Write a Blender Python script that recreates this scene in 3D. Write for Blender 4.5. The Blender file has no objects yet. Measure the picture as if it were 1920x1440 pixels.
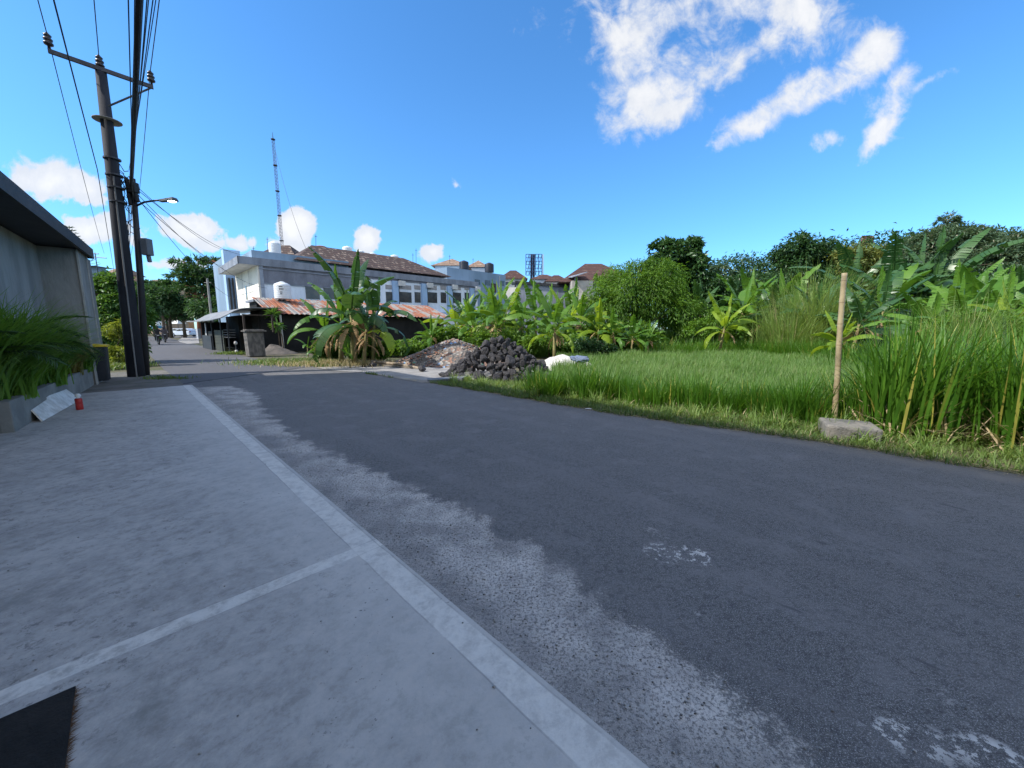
import bpy, math, random
import numpy as np
from mathutils import Vector, Matrix
random.seed(7)
RG = np.random.default_rng(11)
sc = bpy.context.scene
COL = sc.collection
R = math.radians
# ------------------------------------------------------------------ camera
CH = 1.5; FPX = 721.0; TH = R(8.2)
CT, ST = math.cos(TH), math.sin(TH)
cd = bpy.data.cameras.new('camera'); cam = bpy.data.objects.new('camera', cd); COL.objects.link(cam)
cam.location = (0, 0, CH); cam.rotation_euler = (R(90) - TH, 0, 0)
cd.sensor_width = 36; cd.lens = 36*FPX/1920; cd.clip_start = .05; cd.clip_end = 3000
sc.camera = cam
def AB(px, py):            # slope of a sight line: x/y and z/y
    u = (px-960)/FPX; v = (py-720)/FPX
    y = CT - v*ST
    return u/y, (-ST - v*CT)/y
def gp(px, py, z=0.0):     # ground point seen there
    a, b = AB(px, py); Y = (z-CH)/b
    return a*Y, Y
def pt(px, py, Y):
    a, b = AB(px, py); return Vector((a*Y, Y, CH + b*Y))
# ------------------------------------------------------------------ sun and sky
SEL = 44.0; SAZ = 250.0    # azimuth clockwise from +Y
sundir = Vector((math.sin(R(SAZ))*math.cos(R(SEL)), math.cos(R(SAZ))*math.cos(R(SEL)), math.sin(R(SEL))))
sd = bpy.data.lights.new('sun', 'SUN'); so = bpy.data.objects.new('sun', sd); COL.objects.link(so)
sd.energy = 3.0; sd.angle = R(.53); sd.color = (1, .945, .87)
so.rotation_euler = sundir.to_track_quat('Z', 'Y').to_euler(); so.location = (-30, 0, 40)
sc.view_settings.view_transform = 'Standard'; sc.view_settings.look = 'None'
sc.view_settings.gamma = 1; sc.view_settings.use_curve_mapping = False
sc.view_settings.exposure = 1.1
W = bpy.data.worlds.new('World'); sc.world = W; W.use_nodes = True
nt = W.node_tree; nt.nodes.clear()
class NG:
    """tiny node helper"""
    def __init__(s, tree): s.t = tree
    def n(s, typ, **kw):
        nd = s.t.nodes.new(typ)
        for k, v in kw.items():
            if k.startswith('i_'):
                nd.inputs[int(k[2:]) if k[2:].isdigit() else k[2:]].default_value = v
            else: setattr(nd, k, v)
        return nd
    def put(s, inp, v):
        if isinstance(v, bpy.types.NodeSocket): s.t.links.new(v, inp)
        else: inp.default_value = v
    def m(s, op, a, b=None, c=None, clamp=False):
        nd = s.t.nodes.new('ShaderNodeMath'); nd.operation = op; nd.use_clamp = clamp
        s.put(nd.inputs[0], a)
        if b is not None: s.put(nd.inputs[1], b)
        if c is not None: s.put(nd.inputs[2], c)
        return nd.outputs[0]
    def mix(s, f, a, b, blend='MIX'):
        nd = s.t.nodes.new('ShaderNodeMix'); nd.data_type = 'RGBA'; nd.blend_type = blend
        s.put(nd.inputs[0], f)
        for i, v in ((6, a), (7, b)):
            if isinstance(v, tuple) and len(v) == 3: v = v+(1,)
            s.put(nd.inputs[i], v)
        return nd.outputs[2]
    def sep(s, v):
        nd = s.t.nodes.new('ShaderNodeSeparateXYZ'); s.put(nd.inputs[0], v); return nd.outputs
    def comb(s, x, y, z):
        nd = s.t.nodes.new('ShaderNodeCombineXYZ')
        for i, v in enumerate((x, y, z)): s.put(nd.inputs[i], v)
        return nd.outputs[0]
    def noise(s, vec, scale, det=4, rough=.55, dist=0):
        nd = s.t.nodes.new('ShaderNodeTexNoise'); s.put(nd.inputs['Vector'], vec)
        nd.inputs['Scale'].default_value = scale; nd.inputs['Detail'].default_value = det
        nd.inputs['Roughness'].default_value = rough; nd.inputs['Distortion'].default_value = dist
        return nd.outputs[0]
    def ss(s, x, lo, hi):
        nd = s.t.nodes.new('ShaderNodeMapRange'); nd.interpolation_type = 'SMOOTHSTEP'
        s.put(nd.inputs[0], x); s.put(nd.inputs[1], lo); s.put(nd.inputs[2], hi)
        return nd.outputs[0]
    def scale(s, v, sx, sy, sz, rot=0):
        nd = s.t.nodes.new('ShaderNodeMapping'); s.put(nd.inputs[0], v)
        nd.inputs['Scale'].default_value = (sx, sy, sz); nd.inputs['Rotation'].default_value = (0, 0, rot)
        return nd.outputs[0]
g = NG(nt)
sky = g.n('ShaderNodeTexSky', sky_type='NISHITA', sun_disc=False)
sky.sun_elevation = R(SEL); sky.sun_rotation = R(SAZ)
sky.air_density = 1.0; sky.dust_density = 0.25; sky.ozone_density = 2.5; sky.altitude = 0
hs = g.n('ShaderNodeHueSaturation'); hs.inputs['Saturation'].default_value = 1.15; hs.inputs['Value'].default_value = 1.0
nt.links.new(sky.outputs[0], hs.inputs['Color'])
tc = g.n('ShaderNodeTexCoord'); dx, dy, dz = g.sep(tc.outputs['Generated'])
yy = g.m('MAXIMUM', dy, .05)
pa = g.m('DIVIDE', dx, yy); pb = g.m('DIVIDE', dz, yy)
pv = g.comb(pa, pb, 0)
n1 = g.noise(pv, 5.5, 9, .62, .3); n2 = g.noise(g.scale(pv, 1, 1, 1, 0), 16, 7, .65, .4)
# cumulus of this sky: (px, py, rx, ry, angle, weight) turned into directions
CL = [(1180, 70, 110, 60, 35, .75), (1300, 20, 235, 52, -8, .8), (1295, 95, 95, 42, -20, .95), (1240, 190, 95, 52, -18, 1.15), (1345, 125, 85, 38, -28, 1.1),
      (1500, 25, 125, 58, 25, .75), (1440, 75, 60, 30, -40, .8), (1440, 212, 95, 27, -28, 1.0), (1545, 160, 100, 36, -28, 1.1),
      (1640, 105, 60, 42, -20, 1.05), (1690, 170, 40, 60, 15, .8), (1650, 250, 75, 22, -55, .95), (1735, 155, 55, 14, -28, .7), (1547, 262, 36, 22, 0, .95),
      (1340, 268, 24, 10, 0, .4), (1150, 190, 40, 22, 20, .35),
      (72, 330, 74, 38, 8, 1.3), (145, 345, 52, 32, 20, 1.3), (188, 430, 74, 26, -5, 1.25), (250, 450, 28, 14, 10, .7), (365, 430, 62, 28, 8, 1.35), (400, 458, 40, 16, 0, .8), (440, 458, 36, 14, 0, .65),
      (560, 432, 38, 36, 0, 1.5), (555, 470, 55, 30, 0, .95), (690, 452, 26, 24, -40, 1.2), (812, 470, 28, 18, -15, 1.0), (856, 348, 16, 14, 0, .45), (320, 495, 60, 12, 0, .5)]
acc = None
for (px, py, rx, ry, ang, w) in CL:
    a0, b0 = AB(px, py); rx /= FPX; ry /= FPX
    sc_x = (1+a0*a0)**0.0
    c, s_ = math.cos(R(-ang)), math.sin(R(-ang))
    ex = g.m('SUBTRACT', pa, a0); ey = g.m('SUBTRACT', pb, b0)
    ux = g.m('MULTIPLY_ADD', ex, c/rx, g.m('MULTIPLY', ey, s_/rx))
    uy = g.m('MULTIPLY_ADD', ex, -s_/ry, g.m('MULTIPLY', ey, c/ry))
    d = g.m('SQRT', g.m('ADD', g.m('MULTIPLY', ux, ux), g.m('MULTIPLY', uy, uy)))
    val = g.m('MULTIPLY', g.m('SUBTRACT', 1.25, d), w)
    acc = val if acc is None else g.m('SMOOTH_MAX', acc, val, .25)
fb = g.m('ADD', g.m('MULTIPLY', g.m('SUBTRACT', n1, .5), 2.6), g.m('MULTIPLY', g.m('SUBTRACT', n2, .5), 1.6))
dens = g.m('ADD', g.m('MINIMUM', acc, g.m('ADD', .8, g.m('MULTIPLY', g.ss(pb, .5, .3), .35))), fb)
alpha = g.ss(dens, g.m('ADD', .1, g.m('MULTIPLY', g.ss(pb, .5, .3), .12)), g.m('SUBTRACT', 1.0, g.m('MULTIPLY', g.ss(pb, .5, .3), .45)))
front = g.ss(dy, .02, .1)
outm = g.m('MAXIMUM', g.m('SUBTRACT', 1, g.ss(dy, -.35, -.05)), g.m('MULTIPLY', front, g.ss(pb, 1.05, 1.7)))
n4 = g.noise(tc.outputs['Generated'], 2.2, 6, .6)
back = g.m('MULTIPLY', g.m('MULTIPLY', outm, g.ss(n4, .42, .6)), g.ss(dz, .02, .15))  # bright clouds added behind and above the view to fill the shade
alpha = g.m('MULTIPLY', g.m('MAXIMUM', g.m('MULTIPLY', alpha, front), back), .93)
cc = g.mix(g.ss(dens, .5, 1.5), (3.3, 3.4, 3.6), (4.0, 3.98, 3.95))
n3 = g.noise(pv, 9, 6, .6)
cc = g.mix(g.m('MULTIPLY', g.ss(n3, .45, .75), .55), cc, (2.9, 3.05, 3.3))
hz = g.m('SUBTRACT', 1, g.ss(dz, -.02, .45))
skc = g.mix(1.0, hs.outputs[0], g.mix(hz, (.60, .90, 1.06), (.44, .73, 1.04)), 'MULTIPLY')
cc = g.mix(back, cc, (8.5, 8.0, 7.3))  # the added out-of-view clouds are brighter than the visible ones
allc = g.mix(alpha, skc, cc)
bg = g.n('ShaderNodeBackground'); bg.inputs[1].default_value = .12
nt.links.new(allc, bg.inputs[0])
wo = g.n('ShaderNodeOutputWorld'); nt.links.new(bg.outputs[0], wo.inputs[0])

# ------------------------------------------------------------------ materials
def newmat(name):
    m = bpy.data.materials.new(name); m.use_nodes = True
    t = m.node_tree; t.nodes.clear()
    g = NG(t); out = g.n('ShaderNodeOutputMaterial')
    return m, g, out
def C4(c): return tuple(c)+(1,) if len(c) == 3 else c
def finish(g, out, col, rough=.8, bump=None, bstr=.3, bdist=.01, metal=0, spec=.3, emis=None):
    p = g.n('ShaderNodeBsdfPrincipled')
    g.put(p.inputs['Base Color'], C4(col) if isinstance(col, tuple) else col)
    g.put(p.inputs['Roughness'], rough); p.inputs['Metallic'].default_value = metal
    p.inputs['Specular IOR Level'].default_value = spec
    if bump is not None:
        b = g.n('ShaderNodeBump'); b.inputs['Strength'].default_value = bstr; b.inputs['Distance'].default_value = bdist
        g.put(b.inputs['Height'], bump); g.t.links.new(b.outputs[0], p.inputs['Normal'])
    if emis: p.inputs['Emission Color'].default_value = C4(emis[0]); p.inputs['Emission Strength'].default_value = emis[1]
    g.t.links.new(p.outputs[0], out.inputs[0]); return p
def pos(g): return g.n('ShaderNodeNewGeometry').outputs['Position']
def M(name, c1, c2=None, scale=3, rough=.8, metal=0, bump=.3, bd=.01, sx=(1, 1, 1), spec=.3, obj=False, lo=.35, hi=.65, det=6):
    m, g, out = newmat(name)
    v = g.n('ShaderNodeTexCoord').outputs['Object'] if obj else pos(g)
    v = g.scale(v, *sx)
    c2 = c2 or tuple(x*.8 for x in c1)
    n = g.noise(v, scale, det, .6, .2); n2 = g.noise(v, scale*9, 4, .6)
    col = g.mix(g.ss(n, lo, hi), C4(c1), C4(c2))
    col = g.mix(g.m('MULTIPLY', g.ss(n2, .4, .75), .25), col, C4(tuple(x*.6 for x in c1)))
    finish(g, out, col, rough, n2, bump, bd, metal, spec); return m
def leafmat(name, a, b, trans=.35, rough=.5, c=None, spec=.35):
    m, g, out = newmat(name)
    at = g.n('ShaderNodeAttribute', attribute_name='rnd').outputs['Fac']
    n = g.noise(pos(g), .6, 3)
    f = g.m('ADD', g.m('MULTIPLY', at, .7), g.m('MULTIPLY', g.ss(n, .35, .65), .3))
    col = g.mix(f, C4(a), C4(b))
    if c: col = g.mix(g.ss(at, .93, .97), col, C4(c))
    p = finish(g, out, col, rough, spec=spec)
    tr = g.n('ShaderNodeBsdfTranslucent')
    tcol = g.mix(.5, col, (min(1, b[0]*2.4), min(1, b[1]*2.2), b[2]*.9))
    g.t.links.new(tcol, tr.inputs[0])
    mx = g.n('ShaderNodeMixShader'); mx.inputs[0].default_value = trans
    g.t.links.new(p.outputs[0], mx.inputs[1]); g.t.links.new(tr.outputs[0], mx.inputs[2])
    g.t.links.new(mx.outputs[0], out.inputs[0]); return m
def roadframe(g):
    x, y, z = g.sep(pos(g))
    s_ = g.m('MULTIPLY', g.m('SUBTRACT', y, x), .70711); n_ = g.m('MULTIPLY', g.m('ADD', x, y), .70711)
    return s_, n_
def asphalt_mat():
    m, g, out = newmat('asphalt'); P = pos(g); s_, n_ = roadframe(g)
    big = g.noise(P, .5, 5); fine = g.noise(P, 70, 5, .7); mid = g.noise(P, 5, 6, .65); tiny = g.noise(P, 190, 3, .7)
    base = g.mix(g.ss(big, .3, .7), (.140, .137, .132), (.168, .164, .158))
    base = g.mix(g.m('MULTIPLY', g.ss(fine, .35, .68), .8), base, (.055, .053, .055))
    far0 = g.ss(s_, 11, 14)
    tm = g.m('MULTIPLY', g.ss(tiny, .54, .62), g.m('SUBTRACT', .85, g.m('MULTIPLY', far0, .65)))
    base = g.mix(tm, base, (.44, .43, .43))
    grit = g.noise(P, 26, 6, .8)
    base = g.mix(g.m('MULTIPLY', g.ss(grit, .5, .42), .45), base, (.05, .048, .05))
    base = g.mix(g.m('MULTIPLY', g.ss(g.noise(P, 2.2, 7, .75), .5, .64), .35), base, (.24, .23, .23))
    # streaks worn by wheels along the road
    st = g.noise(g.comb(g.m('MULTIPLY', s_, .12), g.m('MULTIPLY', n_, 1.6), 0), 1.6, 3)
    base = g.mix(g.m('MULTIPLY', g.ss(st, .45, .7), .35), base, (.20, .19, .19))
    # darker tone beyond the joint
    jn = g.m('ADD', s_, g.m('MULTIPLY', n_, -.65))
    jw = g.m('ADD', jn, g.m('MULTIPLY', g.m('SUBTRACT', mid, .5), .5))
    far = g.ss(jw, 13.2, 13.35)
    base = g.mix(g.m('MULTIPLY', far, .8), base, (.085, .085, .092))
    crk = g.m('SUBTRACT', 1, g.ss(g.m('ABSOLUTE', g.m('SUBTRACT', jw, 13.15)), .05, .16))
    base = g.mix(g.m('MULTIPLY', crk, .85), base, (.02, .02, .022))
    crk2 = g.m('SUBTRACT', 1, g.ss(g.m('ABSOLUTE', g.m('SUBTRACT', jw, 21.0)), .1, .3))
    base = g.mix(g.m('MULTIPLY', crk2, .4), base, (.2, .195, .19))
    # cement dust band against the pavement
    cv = g.n('ShaderNodeFloatCurve'); g.put(cv.inputs[1], g.m('MULTIPLY', g.m('ADD', s_, 4), 1/20, clamp=True))
    cu = cv.mapping.curves[0]
    pts = [(-4, .9), (0, 1.38), (.8, 1.70), (1.5, 1.88), (3.2, 1.80), (5.5, 1.60), (8, 1.72), (10.5, 2.0), (12.2, 1.9), (13, 1.1), (16, 1.1)]
    for i, (a, b) in enumerate(pts):
        x = (a+4)/20; y = b/2.5
        if i == 0: cu.points[0].location = (x, y)
        elif i == len(pts)-1: cu.points[1].location = (x, y)
        else: cu.points.new(x, y)
    cv.mapping.update()
    nout = g.m('MULTIPLY', cv.outputs[0], 2.5)
    wob = g.m('ADD', g.m('MULTIPLY', g.m('SUBTRACT', g.noise(P, 3.2, 8, .7), .5), .75), g.m('MULTIPLY', g.m('SUBTRACT', fine, .5), .42))
    dd = g.m('ADD', g.m('SUBTRACT', nout, n_), wob)
    dust = g.m('MULTIPLY', g.ss(dd, -.02, .09), g.m('SUBTRACT', 1, g.ss(s_, 12.3, 13.2)))
    inner = g.ss(g.m('ADD', g.m('SUBTRACT', n_, 1.28), g.m('MULTIPLY', g.m('SUBTRACT', mid, .5), .55)), -.06, .14)
    inner = g.m('ADD', g.m('MULTIPLY', inner, .4), .6)
    pits = g.m('ADD', g.m('MULTIPLY', g.ss(g.noise(P, 60, 6, .85), .43, .50), .9), .1)
    hole = g.ss(g.noise(P, 7, 4, .7), .34, .42)
    cl = g.m('ADD', g.m('MULTIPLY', g.ss(g.noise(P, 1.7, 6, .65), .36, .6), .6), .4)
    dm = g.m('MULTIPLY', g.m('MULTIPLY', dust, g.m('MULTIPLY', inner, cl)), g.m('MULTIPLY', pits, g.m('ADD', g.m('MULTIPLY', hole, .5), .5)))
    dcol = g.mix(g.ss(mid, .35, .65), (.66, .62, .57), (.50, .465, .43))
    col = g.mix(g.m('MULTIPLY', dm, .92), base, dcol)
    # splashes of dried cement further out
    sp = g.m('MULTIPLY', g.ss(g.noise(P, 1.3, 2), .60, .66), g.ss(g.noise(P, 16, 5, .8), .53, .57))
    lim = g.m('MULTIPLY', g.m('SUBTRACT', 1, g.ss(n_, 2.6, 3.6)), g.m('SUBTRACT', 1, g.ss(s_, .9, 1.6)))
    col = g.mix(g.m('MULTIPLY', g.m('MULTIPLY', sp, lim), .95), col, (.62, .60, .56))
    # oil spots
    oil = g.m('MULTIPLY', g.ss(g.noise(g.comb(g.m('MULTIPLY', s_, .6), g.m('MULTIPLY', n_, 2.5), 0), 2.6, 3, .6), .67, .72), .6)
    col = g.mix(oil, col, (.07, .07, .075))
    # dusty outer edge
    eg = g.ss(g.m('ADD', n_, g.m('MULTIPLY', g.m('SUBTRACT', mid, .5), .8)), 5.85, 6.3)
    col = g.mix(g.m('MULTIPLY', eg, .5), col, (.24, .21, .18))
    finish(g, out, col, .82, g.m('ADD', g.m('MULTIPLY', fine, 1), g.m('MULTIPLY', dm, .6)), .55, .006, spec=.25); return m
def pave_mat():
    m, g, out = newmat('trowelled_concrete'); P = pos(g); s_, n_ = roadframe(g)
    v = g.comb(g.m('MULTIPLY', s_, 1.25), n_, 0)
    a = g.noise(v, 1.6, 9, .72, .3); b = g.noise(v, 9, 9, .78, .15); c = g.noise(P, 30, 5, .7); e = g.noise(P, 2.0, 3)
    col = g.mix(g.ss(a, .3, .68), (.44, .425, .40), (.32, .31, .295))
    col = g.mix(g.m('MULTIPLY', g.ss(b, .48, .64), .62), col, (.22, .21, .19))
    col = g.mix(g.m('MULTIPLY', g.ss(g.noise(P, 14, 7, .8), .56, .62), g.m('MULTIPLY', g.ss(g.noise(P, 1.1, 3), .45, .6), .7)), col, (.13, .125, .12))
    col = g.mix(g.m('MULTIPLY', g.ss(g.m('ADD', n_, g.m('MULTIPLY', e, .8)), .5, 1.5), .5), col, (.60, .585, .55))
    col = g.mix(g.m('MULTIPLY', g.ss(b, .5, .36), .4), col, (.54, .50, .45))
    col = g.mix(g.m('MULTIPLY', g.ss(c, .62, .7), g.m('MULTIPLY', g.ss(e, .48, .6), .85)), col, (.09, .09, .09))
    wv = g.n('ShaderNodeVectorMath', operation='MULTIPLY_ADD'); nzc = g.t.nodes.new('ShaderNodeTexNoise'); nzc.inputs['Scale'].default_value = 1.3; nzc.inputs['Detail'].default_value = 7; g.put(nzc.inputs['Vector'], P)
    g.put(wv.inputs[0], nzc.outputs['Color']); wv.inputs[1].default_value = (1.1, 1.1, 0); g.put(wv.inputs[2], P)
    rings = g.n('ShaderNodeTexVoronoi', feature='DISTANCE_TO_EDGE'); rings.inputs['Scale'].default_value = .42; g.put(rings.inputs['Vector'], wv.outputs[0])
    crack = g.m('SUBTRACT', 1, g.ss(rings.outputs['Distance'], .0, .006))
    stain = g.ss(g.noise(P, .9, 7, .7, 1.2), .55, .7)
    col = g.mix(g.m('MULTIPLY', stain, .6), col, (.19, .195, .18))
    # pale border and cross strips, each with a fine joint
    def band(x, c0, w):
        ad = g.m('ABSOLUTE', g.m('SUBTRACT', x, c0))
        return g.m('SUBTRACT', 1, g.ss(ad, w-.006, w+.006)), g.m('SUBTRACT', 1, g.ss(g.m('ABSOLUTE', g.m('SUBTRACT', ad, w)), .002, .006))
    wn = g.m('ADD', n_, g.m('MULTIPLY', g.m('SUBTRACT', e, .5), .03)); ws = g.m('ADD', s_, g.m('MULTIPLY', g.m('SUBTRACT', e, .5), .03))
    bmask = None; jm = None
    for (x, c0, w) in ((wn, 1.02, .075), (ws, 2.43, .055), (ws, -2.8, .055)):
        q, j = band(x, c0, w)
        bmask = q if bmask is None else g.m('MAXIMUM', bmask, q)
        jm = j if jm is None else g.m('MAXIMUM', jm, j)
    pale = g.mix(g.ss(b, .4, .7), (.74, .72, .66), (.60, .58, .53))
    col = g.mix(g.m('MULTIPLY', bmask, g.m('ADD', .3, g.m('MULTIPLY', g.ss(b, .64, .42), .35))), col, pale)
    col = g.mix(g.m('MULTIPLY', jm, g.m('MULTIPLY', g.ss(a, .3, .6), .5)), col, (.17, .17, .17))
    h = g.m('ADD', g.m('MULTIPLY', b, 1.0), g.m('MULTIPLY', c, .35))
    finish(g, out, col, .7, h, .35, .01, spec=.25); return m
ASPH = asphalt_mat(); PAVE = pave_mat()
SOIL = M('soil', (.12, .10, .07), (.07, .085, .035), .8, .95, bump=.6, bd=.03)
APRON = M('cement_apron', (.31, .30, .285), (.22, .21, .20), 1.6, .9, bump=.6, bd=.02)
WALLR = M('rough_plaster', (.30, .30, .29), (.19, .19, .185), 1.2, .95, bump=.9, bd=.02, sx=(1, 1, .35))
PLANTC = M('planter_cement', (.25, .25, .23), (.17, .17, .16), 2, .9)
DARK = M('dark_metal', (.02, .022, .026), (.035, .036, .04), 2, .6)
POLEC = M('pole_concrete', (.034, .038, .05), (.02, .022, .03), 2.2, .85, sx=(1, 1, .3))
STEEL = M('galvanised_steel', (.07, .075, .09), (.045, .05, .06), 5, .5, metal=.4)
CABLE = M('cable_black', (.015, .015, .017), (.03, .03, .03), 4, .6)
CERAM = M('insulator_ceramic', (.018, .012, .014), (.03, .02, .02), 5, .3, spec=.6)
WHITEW = M('white_painted_wall', (.80, .77, .68), (.66, .64, .57), .5, .85, sx=(1, 1, .3))
WHITE2 = M('white_render', (.74, .80, .87), (.60, .67, .75), .7, .85, sx=(1, 1, .3))
GREYC = M('weathered_concrete', (.25, .28, .33), (.15, .17, .205), .9, .9, sx=(1, 1, .35), bump=.5, bd=.03)
GREYD = M('dark_weathered_render', (.21, .225, .265), (.14, .15, .18), 1.1, .92, sx=(1, 1, .5), bump=.5, bd=.03)
BLUEW = M('blue_grey_wall', (.22, .31, .42), (.17, .25, .34), .5, .85, sx=(1, 1, .3))
PALEB = M('pale_blue_wall', (.36, .52, .72), (.30, .44, .62), .5, .8, sx=(1, 1, .3))
BROWN = M('brown_window_wood', (.06, .028, .022), (.04, .02, .018), 4, .6)
GLASS = M('dark_window_glass', (.03, .03, .035), (.08, .07, .06), 1.5, .15, spec=.6)
BLKWALL = M('black_block', (.022, .022, .022), (.012, .013, .013), 1.5, .95, bump=.5, bd=.02)  # near-black block with slight random tone
TANKW = M('white_tank_plastic', (.70, .74, .76), (.62, .66, .70), 1, .4, obj=True)
TANKB = M('black_tank_plastic', (.02, .024, .035), (.03, .035, .045), 2, .4)
BAMB = None
LAVA = M('black_lava_stone', (.058, .056, .060), (.13, .125, .13), 3.5, .9, bump=1.0, bd=.03, obj=True, lo=.4, hi=.75)
SANDG = M('grey_sand', (.16, .14, .125), (.11, .10, .09), 3, .95, bump=.8, bd=.03)
SANDW = M('white_limestone_sand', (.66, .64, .59), (.5, .48, .44), 3, .95, bump=.8, bd=.04)
CARW = M('white_car_paint', (.62, .68, .76), (.58, .64, .72), .5, .25, bump=.0, spec=.6)
RUBBER = M('rubber', (.012, .012, .013), (.02, .02, .02), 5, .7)
RIMM = M('wheel_rim', (.35, .36, .38), (.28, .28, .3), 5, .35, metal=.7)
BARK = M('bark', (.13, .10, .07), (.07, .055, .04), 4, .95, sx=(1, 1, .4), bump=.8, bd=.02)
DEAD = leafmat('dead_leaf', (.24, .15, .07), (.38, .27, .15), .15, .9)
PSTEM = M('banana_stem', (.24, .23, .09), (.12, .075, .04), 3, .8, sx=(1, 1, .5), obj=True)
def rust_mat():
    m, g, out = newmat('rusty_corrugated_tin'); P = pos(g); s_, n_ = roadframe(g)
    w = g.m('SINE', g.m('MULTIPLY', n_, 40))
    a = g.noise(g.comb(g.m('MULTIPLY', s_, .35), g.m('MULTIPLY', n_, 1.1), 0), 1.3, 5, .6, .3)
    col = g.mix(g.ss(a, .46, .54), (.25, .25, .24), (.30, .095, .035))
    col = g.mix(g.ss(g.noise(P, 2, 5), .5, .65), col, (.22, .07, .04))
    col = g.mix(g.m('MULTIPLY', g.ss(w, .2, .9), .25), col, (.34, .3, .27))
    finish(g, out, col, .75, w, .6, .03); return m
RUST = rust_mat()
def tile_mat(name, a, b, lich, ang=0):
    m, g, out = newmat(name); x, y, z = g.sep(pos(g)); P = pos(g); s_, n_ = roadframe(g)
    row = g.m('FRACT', g.m('MULTIPLY', z, 3.4))
    cell = g.m('FLOOR', g.m('MULTIPLY', z, 3.4))
    off = g.m('MULTIPLY', g.m('FRACT', g.m('MULTIPLY', cell, .5)), 1.0)
    colm = g.m('FRACT', g.m('ADD', g.m('MULTIPLY', g.m('ADD', n_, s_), 3.2), off))
    n = g.noise(g.comb(g.m('MULTIPLY', n_, 3.0), g.m('MULTIPLY', s_, .5), g.m('MULTIPLY', cell, .77)), 1.0, 4, .75)
    col = g.mix(g.ss(n, .35, .65), C4(a), C4(b))
    col = g.mix(g.m('MULTIPLY', g.ss(n, .53, .6), g.m('MULTIPLY', g.ss(row, .1, .5), .85)), col, C4(lich))
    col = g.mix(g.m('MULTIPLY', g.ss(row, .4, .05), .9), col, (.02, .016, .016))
    finish(g, out, col, .85, g.m('ADD', row, g.m('MULTIPLY', colm, .3)), .7, .04); return m
TILE = tile_mat('weathered_roof_tiles', (.085, .052, .042), (.042, .033, .033), (.26, .20, .16))
TILE2 = tile_mat('brown_roof_tiles', (.095, .045, .036), (.06, .033, .03), (.15, .09, .07))
TILE3 = tile_mat('faded_roof_tiles', (.30, .20, .14), (.20, .14, .11), (.42, .33, .25))
L_BAN = leafmat('banana_leaf', (.045, .135, .018), (.12, .235, .025), .3, .42)
L_BANY = leafmat('yellow_banana_leaf', (.13, .25, .02), (.25, .34, .03), .45, .45)
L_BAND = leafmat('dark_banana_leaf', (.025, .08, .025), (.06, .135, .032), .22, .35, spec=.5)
L_TREE = leafmat('feathery_leaf', (.04, .12, .013), (.14, .26, .028), .35)
L_DTREE = leafmat('dark_glossy_leaf', (.02, .06, .02), (.055, .12, .038), .25, .35)
L_GTREE = leafmat('grey_green_leaf', (.055, .11, .06), (.11, .17, .09), .25, c=(.3, .28, .2))
L_FAR = leafmat('far_tree_leaf', (.025, .075, .032), (.06, .13, .045), .25)
L_LEFT = leafmat('left_bush_leaf', (.035, .11, .025), (.10, .20, .035), .3)
L_GRASS = leafmat('field_grass', (.055, .135, .02), (.13, .225, .042), .3, c=(.2, .22, .09))
L_TALL = leafmat('tall_grass', (.035, .115, .01), (.10, .22, .02), .3, c=(.36, .34, .07))
L_VERGE = leafmat('verge_grass', (.07, .14, .028), (.14, .20, .05), .3, c=(.34, .28, .16))
L_REED = leafmat('reed_leaf', (.11, .20, .045), (.22, .30, .08), .35, c=(.4, .33, .18))
L_FERN = leafmat('planter_fern', (.06, .145, .02), (.14, .26, .04), .4)
L_PALM = leafmat('planter_palm', (.022, .06, .02), (.05, .10, .03), .25)
STRAW = leafmat('dry_straw', (.33, .25, .14), (.5, .42, .27), .2, .9)

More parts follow.
